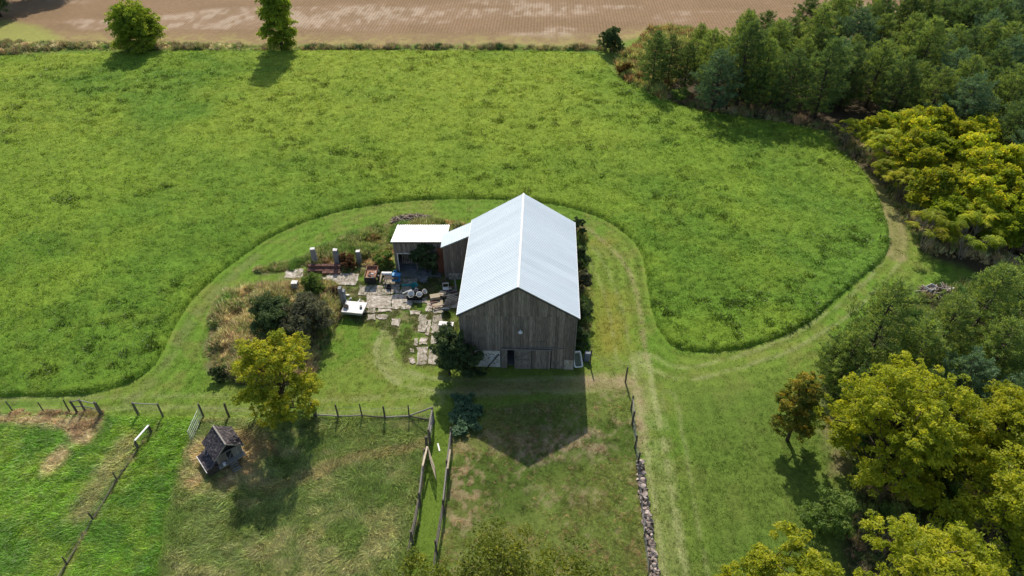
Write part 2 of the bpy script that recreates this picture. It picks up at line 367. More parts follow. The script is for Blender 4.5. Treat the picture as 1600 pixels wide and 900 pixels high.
def ground_maps(x, y):
    """albedo of the ground cover at x, y"""
    wx = x + (fbm(x / 1.5, y / 1.5, 41) - .5) * 1.2; wy = y + (fbm(x / 1.5, y / 1.5, 43) - .5) * 1.2
    n = fbm(x / 6, y / 6, 1); nf = fbm(x / 1.3, y / 1.3, 2); ns = fbm(x / .45, y / .45, 4, 3)
    def A(*c): return np.array(c)
    def mix(c, col, m): m = m[..., None]; return c * (1 - m) + col * m
    base = A(.145, .205, .032) + 0 * x[..., None]
    base = mix(base, A(.115, .198, .024), sstep(.4, .62, n))
    base = mix(base, A(.175, .185, .045), sstep(.52, .68, nf) * .5)
    sd = poly_sd(HAY, x, y)
    # mower passes that follow the meadow's edge
    base = base * (1 + .13 * np.sin(-sd * 2 * math.pi / 1.25 + fbm(x / 3, y / 3, 8) * 2) * sstep(-13, -2, sd) * sstep(.3, 0, sd))[..., None]
    # yellower ground right of the barn
    yl = poly_sd(GP([(915, 380), (960, 370), (985, 440), (985, 560), (925, 565)]), wx, wy)
    base = mix(base, A(.215, .205, .035), sstep(-1.5, 2, yl) * sstep(.3, .55, n) * .85)
    # right hand lawn, duller
    rl = poly_sd(GP([(1045, 600), (1280, 590), (1330, 720), (1310, 930), (1060, 930)]), wx, wy)
    base = mix(base, A(.095, .145, .025), sstep(-3, 3, rl) * .7)
    st = .5 + .5 * np.sin((x + .03 * y) * 2 * math.pi / 1.5 + fbm(x / 4, y / 4, 77) * 3)
    base = base * (1 + .10 * (st - .5) * sstep(-3, 2, rl))[..., None]
    pink = poly_sd(GP([(1255, 600), (1290, 600), (1325, 690), (1330, 740), (1300, 740), (1290, 680)]), wx, wy)
    base = mix(base, A(.20, .165, .085), sstep(-.8, .8, pink) * (.35 + .5 * sstep(.45, .6, nf)))
    # wheel tracks
    def track(pts, off, wd, col, s, thr=.35):
        nonlocal base
        p = smooth_poly(GP(pts), 2, closed=False)
        d = np.abs(line_d(p, wx * .3 + x * .7, wy * .3 + y * .7) - off)
        k = sstep(wd, wd * .2, d) * s * sstep(thr - .15, thr + .2, fbm(x / 1.1, y / 1.1, 21))
        base = mix(base, col, k)
    pale = A(.27, .29, .115); tan = A(.30, .245, .13)
    drive = [(1000, 560), (1008, 620), (1022, 680), (1032, 760), (1048, 850), (1060, 940)]
    track(drive, .75, .42, pale, .85, .3); track(drive, 0, 1.3, pale, .35, .3)
    track([(1098, 940), (1075, 800), (1060, 700), (1045, 620)], .6, .28, pale, .35)
    track([(900, 345), (950, 380), (985, 420), (1000, 480), (1008, 560)], .0, .4, tan, .55, .3)
    track([(880, 350), (930, 400), (960, 470), (975, 560)], .7, .3, pale, .4)
    track([(1008, 560), (1060, 590), (1150, 568), (1230, 540), (1300, 500), (1370, 440), (1400, 400)], .7, .35, pale, .55)
    track([(1400, 400), (1400, 350), (1385, 310), (1345, 262), (1310, 235)], .7, .7, tan, .75, .25)
    track([(1400, 400), (1400, 350), (1385, 310), (1345, 262), (1310, 235)], 0, 1.6, A(.21, .20, .075), .8, .1)
    track([(612, 505), (603, 530), (598, 560), (615, 582), (650, 597), (720, 606), (850, 600), (985, 605)], .75, .42, pale, .8, .3)
    track([(612, 505), (603, 530), (598, 560), (615, 582), (650, 597)], 0, 1.1, pale, .4, .3)
    track([(-60, 633), (150, 630), (300, 626), (400, 632), (520, 636), (680, 625)], .7, .4, pale, .4)
    track([(200, 628), (235, 600), (262, 568), (285, 520), (330, 460), (400, 400)], .0, .9, A(.15, .165, .06), .5)
    track([(720, 612), (850, 600), (990, 603)], 0, 1.3, A(.24, .19, .095), .6, .3)
    # bare patch where the paddock meets the drive
    bp = poly_sd(GP([(905, 590), (960, 583), (985, 590), (1005, 620), (1005, 680), (992, 720), (985, 640), (975, 610), (915, 607)]), wx, wy)
    base = mix(base, A(.33, .255, .15), sstep(-.6, .6, bp) * (.35 + .65 * sstep(.38, .6, nf)) * .85)
    # paddocks
    pr = sstep(-.3, .4, poly_sd(PAD_R, x, y))
    cr = A(.125, .165, .035) + 0 * base
    cr = mix(cr, A(.075, .115, .02), sstep(.45, .6, n)); cr = mix(cr, A(.16, .15, .05), sstep(.52, .66, fbm(x / 3, y / 3, 14)) * .4)
    cr = mix(cr, A(.28, .23, .13), sstep(.56, .66, ns) * sstep(.35, .6, nf) * .45)
    dead = poly_sd(GP([(760, 680), (930, 675), (960, 700), (900, 715), (840, 725), (770, 710)]), wx, wy)
    cr = mix(cr, A(.30, .23, .15), sstep(-.7, .5, dead) * (.10 + .5 * sstep(.42, .58, ns)))
    dl = poly_sd(GP([(700, 680), (735, 680), (760, 760), (740, 830), (690, 830)]), wx, wy)
    cr = mix(cr, A(.30, .22, .13), sstep(-.5, 1, dl) * sstep(.5, .62, ns) * .55)
    base = mix(base, cr, pr)
    pm = sstep(-.3, .4, poly_sd(PAD_M, x, y))
    cm = A(.115, .165, .042) + 0 * base
    cm = mix(cm, A(.21, .225, .095), sstep(.52, .68, fbm(x / 1.8, y / .9, 18)) * .65)
    cm = mix(cm, A(.085, .145, .025), sstep(.55, .7, n) * .6)
    trail = line_d(smooth_poly(GP([(680, 692), (620, 700), (560, 716), (500, 738), (450, 752), (400, 758)]), 2, closed=False), wx, wy)
    cm = mix(cm, A(.20, .18, .08), sstep(.75, .35, trail) * .55)
    coop = np.hypot((wx + 22.6) / 1.25, wy - 33.6)
    cm = mix(cm, A(.32, .26, .14), sstep(3.6, 2.0, coop) * (.25 + .6 * sstep(.4, .55, nf)))
    dryp = poly_sd(GP([(380, 860), (520, 800), (620, 790), (600, 900), (450, 940)]), wx, wy)
    cm = mix(cm, A(.28, .27, .14), sstep(-1.5, 1, dryp) * sstep(.42, .58, nf) * .4)
    base = mix(base, cm, pm)
    for P_, k in ((PAD_L, 1), (PAD_L2, .9)):
        pl = sstep(-.3, .4, poly_sd(P_, x, y))
        cl = A(.115, .225, .018) + 0 * base
        cl = mix(cl, A(.075, .175, .014), sstep(.45, .6, n)); cl = mix(cl, A(.17, .25, .03), sstep(.5, .65, nf) * .5)
        if k == 1:
            dp = poly_sd(GP([(-60, 648), (160, 648), (160, 665), (145, 695), (118, 698), (100, 672), (40, 662), (-60, 665)]), wx, wy)
            cl = mix(cl, A(.36, .30, .18), sstep(-.4, .7, dp) * .9)
            dp = np.hypot(wx - G(93, 718)[0], (wy - G(93, 718)[1]) * .7)
            cl = mix(cl, A(.36, .30, .18), sstep(1.1, .5, dp) * .8)
            dp = line_d(GP([(205, 690), (165, 745), (130, 800)]), wx, wy)
            cl = mix(cl, A(.27, .25, .13), sstep(1.3, .3, dp) * .6)
        base = mix(base, cl, pl)
    ln = sstep(-.2, .3, poly_sd(lane, x, y)); base = mix(base, A(.105, .165, .022), ln)
    # weedy islands, wood floors, strip beside the barn
    for P_, s in ((ISL_A, 1), (ISL_B, 1), (SIDE, 1)):
        m_ = sstep(-.3, .5, poly_sd(P_, wx, wy))
        base = mix(base, A(.12, .105, .055), m_ * .9)
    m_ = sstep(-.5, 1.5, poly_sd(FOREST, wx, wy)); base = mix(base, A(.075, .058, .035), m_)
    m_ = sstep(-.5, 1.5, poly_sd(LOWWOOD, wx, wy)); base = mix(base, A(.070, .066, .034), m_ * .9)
    yardp = poly_sd(GP([(440, 432), (575, 412), (700, 420), (720, 470), (700, 560), (640, 570), (600, 500), (540, 500), (500, 450)]), wx, wy)
    base = mix(base, A(.19, .165, .085), sstep(-.8, .8, yardp) * .8 * sstep(.42, .56, nf))
    base = mix(base, A(.10, .155, .03), sstep(-.8, .8, yardp) * .5 * sstep(.5, .4, nf))
    # the ploughed field beyond the hedge line
    py_ = np.interp(x, PLOUGH_Y[:, 0], PLOUGH_Y[:, 1])
    f = sstep(-1.0, 1.5, y - py_ + (nf - .5) * 3)
    cf = A(.240, .155, .088) + 0 * base
    cf = mix(cf, A(.205, .135, .072), sstep(.4, .6, n) * .6)
    pal = fbm(x / 26, y / 7, 51, 5); band = sstep(.50, .64, pal) * sstep(128, 134, y) * sstep(162, 146, y)
    cf = mix(cf, A(.52, .42, .32), band * (.15 + .85 * sstep(.38, .66, fbm(x / 1.1, y / 2.6, 53, 5))) * .45)
    cf = mix(cf, A(.30, .25, .09), sstep(9, 1.5, y - py_) * (.25 + .6 * sstep(.45, .6, nf)))
    cf = mix(cf, A(.27, .27, .07), sstep(0, 3, poly_sd(GP([(985, 75), (1010, 42), (1060, 38), (1130, 60), (1130, 95), (1000, 95)]), wx, wy)) * .85)
    yl = poly_sd(GP([(-100, 75), (-60, 20), (60, 38), (95, 55), (100, 75)]), wx, wy)
    cf = mix(cf, A(.26, .27, .07), sstep(-1, 2, yl) * .9)
    base = mix(base, cf, f)
    rows = f * sstep(5, 9, y - py_)
    return base, rows, sd

# ------------------------------------------------------------ ground sheet (finer towards the camera, out to the horizon)
ny, nx = 430, 640
ty = np.linspace(0, 1, ny); ys = 12 * (210 / 12) ** ty
ys = np.concatenate([[-2500, -300, -40, 0], ys, [260, 340, 500, 900, 2500]])
us = np.linspace(-1.05, 1.05, nx); us = np.concatenate([[-30, -6, -2.2, -1.4], us, [1.4, 2.2, 6, 30]])
YY = np.repeat(ys[:, None], len(us), 1); SC = np.maximum(np.abs(YY) * .93 + 12, 26)
XX = np.clip(us[None, :] * SC, -2500, 2500) + np.sign(us)[None, :] * (np.abs(us)[None, :] > 5) * np.abs(us)[None, :]
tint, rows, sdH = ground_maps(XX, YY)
sdH = sdH + (fbm(XX / .7, YY / .7, 301, 3) - .5) * .22
ZZ = (fbm(XX / 14, YY / 14, 61) - .5) * .10 + (fbm(XX / .8, YY / .8, 62, 3) - .5) * .06
ZZ = np.where((np.abs(us)[None, :] > 1.2) | (YY > 230) | (YY < 10), 0, ZZ)
V = np.stack([XX, YY, ZZ], -1).reshape(-1, 3)
nr, nc = XX.shape; idx = np.arange(nr * nc).reshape(nr, nc)
Fq = np.stack([idx[:-1, :-1], idx[:-1, 1:], idx[1:, 1:], idx[1:, :-1]], -1).reshape(-1, 4)
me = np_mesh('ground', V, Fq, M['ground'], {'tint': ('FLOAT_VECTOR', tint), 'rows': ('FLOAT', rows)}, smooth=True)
gnd = part('ground', me, None, kind='structure')

# meadow: a raised mat of uncut grass with a cut edge
def hay_z(x, y, sd):
    lump = (fbm(x / 1.5, y / .8, 71, 4) - .5) * .26 + (fbm(x / .5, y / .35, 72, 2) - .5) * .18
    return sstep(-.05, .38, sd) * (.36 + lump)
keep = sdH > -0.5
core = (np.abs(us)[None, :] <= 1.2) | (YY > 0)
fk = (keep[:-1, :-1] & keep[:-1, 1:] & keep[1:, 1:] & keep[1:, :-1] & core[:-1, :-1]).reshape(-1)
Fh = Fq[fk]; used = np.unique(Fh); rem = np.full(nr * nc, -1); rem[used] = np.arange(len(used))
xh = XX.reshape(-1)[used]; yh = YY.reshape(-1)[used]; sh = sdH.reshape(-1)[used]
zh = hay_z(xh, yh, sh) - .05 * (sh < 0)+ np.where(sh < -.02, -.12, 0)
me = np_mesh('hay_field', np.stack([xh, yh, zh + .02], -1), rem[Fh], M['hay'], {'tint': ('FLOAT_VECTOR', hay_colour(xh, yh) * 1.0)}, smooth=True)
part('hay_field', me, None, kind='structure')

# ------------------------------------------------------------ grass and weeds: scattered blades (stuff)
def tuft_mesh(name, n, rad, hgt, lean, wid, seed, flat=0.0):
    r = np.random.default_rng(seed); a = r.uniform(0, 2 * math.pi, n); q = np.sqrt(r.uniform(0, 1, n)) * rad
    bx, by = q * np.cos(a), q * np.sin(a)
    h = hgt * r.uniform(.5, 1.15, n); la = a + r.normal(0, .8, n); ln = lean * r.uniform(.3, 1.3, n) * h
    tx = bx + ln * np.cos(la) + flat * h; tyy = by + ln * np.sin(la) + r.normal(0, .25, n) * flat * h; tz = h * (1 - .45 * flat)
    wa = r.uniform(0, 2 * math.pi, n); wxx, wyy = np.cos(wa) * wid / 2, np.sin(wa) * wid / 2
    mx_, my_, mz_ = bx + (tx - bx) * .45, by + (tyy - by) * .45, tz * .62
    v = np.stack([np.stack([bx - wxx * .6, by - wyy * .6, 0 * h - .03], -1), np.stack([bx + wxx * .6, by + wyy * .6, 0 * h - .03], -1),
                  np.stack([mx_ + wxx, my_ + wyy, mz_], -1), np.stack([tx, tyy, tz], -1), np.stack([mx_ - wxx, my_ - wyy, mz_], -1)], 1)
    b = np.arange(n) * 5
    f = np.concatenate([np.stack([b, b + 1, b + 2, b + 4], -1)], 0)
    f2 = np.stack([b + 4, b + 2, b + 3, b + 3], -1)
    tone = np.repeat(r.uniform(0, 1, n), 5)
    tri = np.concatenate([np.stack([b, b + 1, b + 2], -1), np.stack([b, b + 2, b + 4], -1), np.stack([b + 4, b + 2, b + 3], -1)])
    return np_mesh(name, v.reshape(-1, 3), tri, None, {'tone': ('FLOAT', tone)})
def proto_set(name, specs, mat):
    c = bpy.data.collections.new(name)
    for i, s in enumerate(specs):
        me = tuft_mesh(name, *s); me.materials.append(mat)
        c.objects.link(bpy.data.objects.new('grass_tuft', me))
    return c
PR_hay = proto_set('meadow_tufts', [(12, .26, .17, 1.1, .050, 1, .4), (11, .22, .22, 1.0, .055, 2, .6), (13, .30, .14, 1.2, .045, 3, .3)], M['tuft'])
PR_mat = proto_set('matted_tufts', [(13, .16, .34, .5, .026, 4, .9), (14, .18, .30, .7, .024, 5, .7), (12, .14, .40, .5, .026, 6, 1.1)], M['tuft'])
PR_weed = proto_set('weed_tufts', [(20, .35, .85, .35, .06, 7, .1), (18, .30, .7, .5, .075, 8, .25), (22, .40, 1.0, .3, .05, 9, .15)], M['straw'])
PR_low = proto_set('lawn_tufts', [(16, .16, .055, 1.4, .022, 10, .3), (16, .18, .05, 1.5, .022, 11, .4)], M['tuft'])

def scatter_tree():
    ng = bpy.data.node_groups.new('scatter', 'GeometryNodeTree')
    ng.interface.new_socket('Geometry', in_out='INPUT', socket_type='NodeSocketGeometry')
    ng.interface.new_socket('Geometry', in_out='OUTPUT', socket_type='NodeSocketGeometry')
    return ng
def scatter(name, x, y, z, s, rot, tint, coll):
    n = len(x); me = bpy.data.meshes.new(name); me.vertices.add(n)
    me.vertices.foreach_set('co', np.stack([x, y, z], -1).astype(np.float32).ravel())
    for an, arr, ty in (('tint', tint, 'FLOAT_VECTOR'), ('rot', rot, 'FLOAT_VECTOR'), ('size', s, 'FLOAT')):
        a = me.attributes.new(an, ty, 'POINT'); a.data.foreach_set('value' if ty == 'FLOAT' else 'vector', np.ascontiguousarray(arr, np.float32).ravel())
    o = part(name, me, None, kind='stuff')
    ng = scatter_tree(); N = ng.nodes; L = ng.links
    gi = N.new('NodeGroupInput'); go = N.new('NodeGroupOutput'); ip = N.new('GeometryNodeInstanceOnPoints')
    m2p = N.new('GeometryNodeMeshToPoints')
    ci = N.new('GeometryNodeCollectionInfo'); ci.inputs['Collection'].default_value = coll
    ci.inputs['Separate Children'].default_value = True; ci.inputs['Reset Children'].default_value = True
    ip.inputs['Pick Instance'].default_value = True
    rn = N.new('GeometryNodeInputNamedAttribute'); rn.data_type = 'FLOAT_VECTOR'; rn.inputs['Name'].default_value = 'rot'
    sn = N.new('GeometryNodeInputNamedAttribute'); sn.data_type = 'FLOAT'; sn.inputs['Name'].default_value = 'size'
    ri = N.new('FunctionNodeRandomValue'); ri.data_type = 'INT'
    mini = [i for i in ri.inputs if i.name == 'Min' and i.type == 'INT'][0]; maxi = [i for i in ri.inputs if i.name == 'Max' and i.type == 'INT'][0]
    mini.default_value = 0; maxi.default_value = len(coll.objects) - 1
    L.new(gi.outputs[0], m2p.inputs[0]); L.new(m2p.outputs[0], ip.inputs['Points']); L.new(ci.outputs[0], ip.inputs['Instance'])
    L.new([q for q in ri.outputs if q.type == 'INT'][0], ip.inputs['Instance Index'])
    L.new(rn.outputs['Attribute'], ip.inputs['Rotation']); L.new(sn.outputs['Attribute'], ip.inputs['Scale'])
    L.new(ip.outputs[0], go.inputs[0])
    md = o.modifiers.new('scatter', 'NODES'); md.node_group = ng
    return o
def fan_points(n, y0, y1, ulim=1.02, power=1.0):
    """points whose density thins with distance"""
    t = rng.uniform(0, 1, n); y = y0 * (y1 / y0) ** (t ** power)
    u = rng.uniform(-ulim, ulim, n); return u * (y * .93 + 12), y
def vary(c, k=.22):
    n = len(c); return np.clip(c * rng.normal(1, k, n).clip(.45, 1.7)[:, None] * (1 + rng.normal(0, .06, (n, 3))), .004, .9)
def rots(n, tilt=.15, ang=None):
    a = rng.uniform(0, 2 * math.pi, n) if ang is None else ang
    return np.stack([rng.normal(0, tilt, n), rng.normal(0, tilt, n), a], -1)

# meadow grass
x, y = fan_points(520000, 36, 128, power=.8)
sd = poly_sd(HAY, x, y); k = sd > .12; x, y, sd = x[k], y[k], sd[k]
clump = fbm(x / .9, y / .6, 81, 3)
k = rng.uniform(0, 1, len(x)) < .58 + .27 * sstep(.45, .6, clump); x, y, sd, clump = x[k], y[k], sd[k], clump[k]
c = hay_colour(x, y); dk = sstep(.66, .74, fbm(x / .9, y / .6, 83, 3)) * sstep(.42, .55, fbm(x / 12, y / 12, 84)); c = c * (1 - dk * .38)[:, None]
s = (.48 + .42 * clump + .6 * dk) * rng.uniform(.7, 1.25, len(x)) * (.75 + y / 190)
z = hay_z(x, y, sd) - .05
scatter('meadow_grass', x, y, z, s, rots(len(x), .2), vary(c * np.array([1.8, 1.7, 1.8]), .27), PR_hay)
# matted paddock grass, swept into swirls
def sweep(x, y): return fbm(x / 3.2, y / 3.2, 91, 3) * 11
x, y = fan_points(270000, 21, 47, 1.12)
for nm, P_, cs, dens, sz in (('rough_paddock_grass', PAD_M, 1.25, 1, 1.0), ('lush_paddock_grass', PAD_L, 1.1, .75, 1.0), ('lush_strip_grass', PAD_L2, 1.1, .75, .95), ('grazed_paddock_grass', PAD_R, 1.15, .42, .48)):
    k = (poly_sd(P_, x, y) > .05) & (rng.uniform(0, 1, len(x)) < dens); xx, yy = x[k], y[k]
    c, _, _ = ground_maps(xx, yy)
    lump = fbm(xx / .9, yy / .7, 93, 3)
    s = sz * (.45 + 1.0 * lump) * rng.uniform(.7, 1.2, len(xx))
    a = sweep(xx, yy) + rng.normal(0, .5, len(xx))
    if nm.startswith('graz'):
        k2 = lump > .44; xx, yy, c, s, a = xx[k2], yy[k2], c[k2], s[k2], a[k2]
        br = (rng.uniform(size=len(xx)) < .22) & (fbm(xx / 1.2, yy / 1.2, 99) > .48); c[br] = [.24, .165, .095]
    if nm.startswith('lush'): a = 3.9 + rng.normal(0, .6, len(xx)) + (fbm(xx / 3, yy / 3, 94) - .5) * 3
    scatter(nm, xx, yy, np.zeros(len(xx)), s, rots(len(xx), .18, a), vary(c * cs * np.array([2.1, 1.85, 1.9]), .36), PR_mat)
# short lawn tufts, so that mown ground is not a smooth sheet
x, y = fan_points(130000, 22, 75, 1.0)
dist = poly_sd(HAY, x, y) < -.3
for P_ in (PAD_M, PAD_L, PAD_L2, ISL_A, ISL_B): dist &= poly_sd(P_, x, y) < 0
dist &= ~((np.abs(x - .6) < 5.6) & (y > 43.6) & (y < 59))
x, y = x[dist], y[dist]; c, _, _ = ground_maps(x, y)
scatter('lawn_grass', x, y, np.zeros(len(x)), rng.uniform(.4, 1.1, len(x)) * (.6 + y / 90), rots(len(x), .2), vary(c * 1.4, .14), PR_low)
# weeds
def weed_patch(name, P_, n, cols, s0, s1, zf=0.0, coll=PR_weed):
    lo = P_.min(0); hi = P_.max(0); x = rng.uniform(lo[0], hi[0], n); y = rng.uniform(lo[1], hi[1], n)
    sd = poly_sd(P_, x, y) + (fbm(x / 1.2, y / 1.2, 95) - .5) * 1.4; k = sd > .1; x, y, sd = x[k], y[k], sd[k]
    t = fbm(x / 2.2, y / 2.2, 96, 3); t = np.clip((t - .32) / .36 + rng.normal(0, .12, len(x)), 0, .999) * (len(cols) - 1)
    i = t.astype(int); fr = (t - i)[:, None]; cols = np.array(cols); c = cols[i] * (1 - fr) + cols[np.minimum(i + 1, len(cols) - 1)] * fr
    lump = fbm(x / 1.8, y / 1.8, 97, 3)
    s = (s0 + (s1 - s0) * sstep(.35, .65, lump)) * rng.uniform(.7, 1.2, len(x)) * sstep(-.2, 1.0, sd).clip(.45, 1)
    z = zf * lump * sstep(0, 1.6, sd)
    scatter(name, x, y, z, s, rots(len(x), .25), vary(c * 2.1, .3), coll)
tanc, brn, grn, dgr, oli, rus = (.36, .28, .16), (.20, .145, .085), (.11, .17, .04), (.045, .085, .025), (.20, .20, .06), (.24, .11, .055)
weed_patch('island_weeds', ISL_A, 14000, [grn, tanc, oli, grn, tanc, brn, grn, tanc, oli, tanc], .35, .95, .5)
weed_patch('yard_weeds', ISL_B, 17000, [grn, oli, grn, tanc, grn, oli, grn, rus, tanc], .35, .85, .4)
weed_patch('barn_side_weeds', SIDE, 3200, [grn, dgr, oli, dgr, tanc], .6, 1.3, .6)
HEDGE = GP([(-500, 83), (-300, 90), (0, 88), (60, 82), (100, 82), (250, 80), (440, 80), (700, 79.5), (940, 80), (990, 90), (1000, 76), (940, 71), (700, 71), (440, 71), (200, 66), (0, 64), (-500, 60)])
weed_patch('hedgerow_weeds', HEDGE, 22000, [dgr, brn, oli, brn, (.13, .11, .06), grn, tanc], .3, .9, .25)
weed_patch('corner_scrub', GP([(950, 92), (985, 75), (1010, 45), (1060, 40), (1140, 60), (1150, 90), (1060, 120), (1040, 165), (1000, 143), (970, 127)]), 12000, [oli, grn, (.30, .26, .08), dgr, rus, oli], .5, 1.2, .6)
weed_patch('wood_edge_scrub', GP([(1000, 143), (1050, 162), (1100, 177), (1180, 187), (1290, 205), (1320, 240), (1375, 290), (1405, 350), (1440, 395), (1540, 415), (1640, 430), (1640, 400), (1480, 360), (1420, 280), (1340, 205), (1200, 165), (1040, 140)]), 16000, [brn, dgr, oli, brn, grn, tanc], .35, .8, .2)
weed_patch('low_wood_scrub', GP([(1440, 452), (1520, 432), (1640, 432), (1700, 930), (1330, 930), (1312, 850), (1335, 740), (1315, 650), (1285, 600), (1330, 545), (1390, 490)]), 16000, [brn, dgr, oli, grn, dgr], .4, .9, .2)
weed_patch('fence_line_weeds', GP([(-40, 640), (160, 644), (160, 651), (-40, 652)]), 1400, [tanc, brn, oli], .35, .6, 0)
weed_patch('fence_line_straw', GP([(-60, 648), (160, 650), (158, 668), (140, 692), (115, 692), (95, 670), (40, 664), (-60, 664)]), 3500, [tanc, (.42, .34, .21), brn, tanc], .35, .6, .1)
weed_patch('lane_fence_weeds', GP([(660, 700), (668, 700), (660, 780), (645, 870), (636, 870), (648, 780)]), 700, [grn, tanc, dgr], .25, .5, 0)
weed_patch('diagonal_fence_weeds', GP([(252, 655), (258, 658), (215, 712), (148, 820), (100, 905), (90, 900), (138, 815), (208, 705)]), 1800, [brn, grn, tanc, oli], .25, .5, 0)

# ------------------------------------------------------------ trees
def leaves(cent, rad, nper, size, up=.5, seed=1, squash=.8, aspect=.55):
    """leaf quads spread over clumps; returns verts, faces, tone"""
    r = np.random.default_rng(seed); n = len(cent) * nper
    c = np.repeat(cent, nper, 0); rr = np.repeat(rad, nper)
    d = r.normal(size=(n, 3)); d /= np.linalg.norm(d, axis=1)[:, None]; d[:, 2] = np.where(d[:, 2] < -.3, -d[:, 2], d[:, 2])
    q = r.uniform(.25, 1, n) ** .6
    p = c + d * (q * rr)[:, None] * np.array([1, 1, squash])
    nrm = d * .6 + r.normal(0, .55, (n, 3)); nrm[:, 2] += up; nrm /= np.linalg.norm(nrm, axis=1)[:, None]
    t = np.cross(nrm, r.normal(size=(n, 3))); t /= np.linalg.norm(t, axis=1)[:, None]; b = np.cross(nrm, t)
    s = size * r.uniform(.6, 1.25, n)[:, None]; t = t * s; b = b * s * aspect
    droop = nrm * s * .25
    v = np.stack([p - t - droop, p + b * .9, p + t - droop, p - b * .9], 1).reshape(-1, 3)
    f = np.arange(n * 4).reshape(n, 4)
    ct = np.repeat(r.uniform(0, 1, len(cent)), nper)
    tone = np.clip(.55 * ct + .45 * r.uniform(0, 1, n), 0, 1)
    return v, f, np.repeat(tone, 4)
def wood_mesh(name, limbs, mat, n=6):
    mb = MB()
    for pts, rad in limbs: mb.tube(pts, rad, n)
    return mb.mesh(name, mat, smooth=True)
def bent(a, b, r, k=.12, n=4):
    a = np.array(a, float); b = np.array(b, float); L = np.linalg.norm(b - a); pts = []
    for i in range(n + 1):
        t = i / n; p = a * (1 - t) + b * t
        if 0 < i < n: p = p + r.normal(0, k * L * .3, 3)
        p[2] += math.sin(t * math.pi) * L * .06
        pts.append(tuple(p))
    return pts
def broad_tree(h, R_, seed, leafmat, barkmat, nlobe=14, ncl=22, nper=70, leaf=.15, base=.28, top=.75, flat=1.0, trunk_r=None, stems=1, clr=.55, gap=0.0, taperc=0.0, lobe_r=.42):
    """returns (trunk mesh, crown mesh)"""
    r = np.random.default_rng(seed); trunk_r = trunk_r or .025 * h
    zc = h * (base + 1) / 2; hz = h * (1 - base) / 2
    lob = []
    z_lo, z_hi = h * base + R_ * lobe_r * .45, h - R_ * lobe_r * .75 * (1 - .5 * taperc)
    z_lo = min(z_lo, z_hi * .6)
    for i in range(nlobe):
        t = (i + r.uniform(0, .9)) / nlobe; t = t ** .85
        prof = math.sqrt(max(.05, 1 - ((t - .38) / .66) ** 2)) * (1 - taperc * t)
        a = i * 2.4 + r.normal(0, .35); q = r.uniform(.45, .8) if r.uniform() > .2 else r.uniform(0, .35)
        lob.append((math.cos(a) * q * R_ * prof, math.sin(a) * q * R_ * prof, z_lo + (z_hi - z_lo) * t))
    lob = np.array(lob); lr = R_ * lobe_r * r.uniform(.7, 1.15, nlobe) * (1 - .45 * taperc * np.linspace(0, 1, nlobe))
    cent = []
    for L_, q in zip(lob, lr):
        d = r.normal(size=(ncl, 3)); d /= np.linalg.norm(d, axis=1)[:, None]
        d[:, 2] = np.where(r.uniform(size=ncl) < .6, np.abs(d[:, 2]), d[:, 2])
        cent.append(L_ + d * (q * r.uniform(.5, 1.22, ncl))[:, None] * np.array([1, 1, .85]))
    cent = np.concatenate(cent); cent = cent[cent[:, 2] > h * base * .55]
    if gap: cent = cent[r.uniform(size=len(cent)) > gap]
    crad = clr * r.uniform(.7, 1.3, len(cent)) * (R_ / 4) ** .5
    v, f, tone = leaves(cent, crad, nper, leaf, seed=seed)
    v[:, 2] = np.maximum(v[:, 2], .05)
    cm = np_mesh('crown', v, f, leafmat, {'tone': ('FLOAT', tone)})
    limbs = []; sp = h * max(base, .12)
    for s_ in range(stems):
        off = np.array([r.normal(0, .12), r.normal(0, .12), 0]) * (stems > 1) * 2
        tp = np.array([r.normal(0, .05) * h, r.normal(0, .05) * h, h * .82]) + off * 3
        pts = bent(off + np.array([0, 0, -.1]), tp, r, .05, 6)
        limbs.append((pts, [trunk_r * (1 - .85 * i / 6) / stems ** .5 for i in range(7)]))
    for L_ in lob:
        t = r.uniform(.25, .6); a = np.array(limbs[r.integers(stems)][0][min(5, 1 + int(t * 6))])
        if a[2] > L_[2]: a = a * .5 + np.array([0, 0, sp]) * .5; a[2] = max(min(L_[2] * .7, a[2]), .1)
        pts = bent(a, L_, r, .14); limbs.append((pts, [trunk_r * q for q in (.42, .33, .25, .17, .08)]))
        for _ in range(3):
            c_ = cent[r.integers(len(cent))]
            if np.linalg.norm(c_ - L_) < R_ * .8: limbs.append((bent(L_, c_, r, .14, 3), [trunk_r * q for q in (.13, .1, .07, .03)]))
    return wood_mesh('trunk', limbs, barkmat), cm
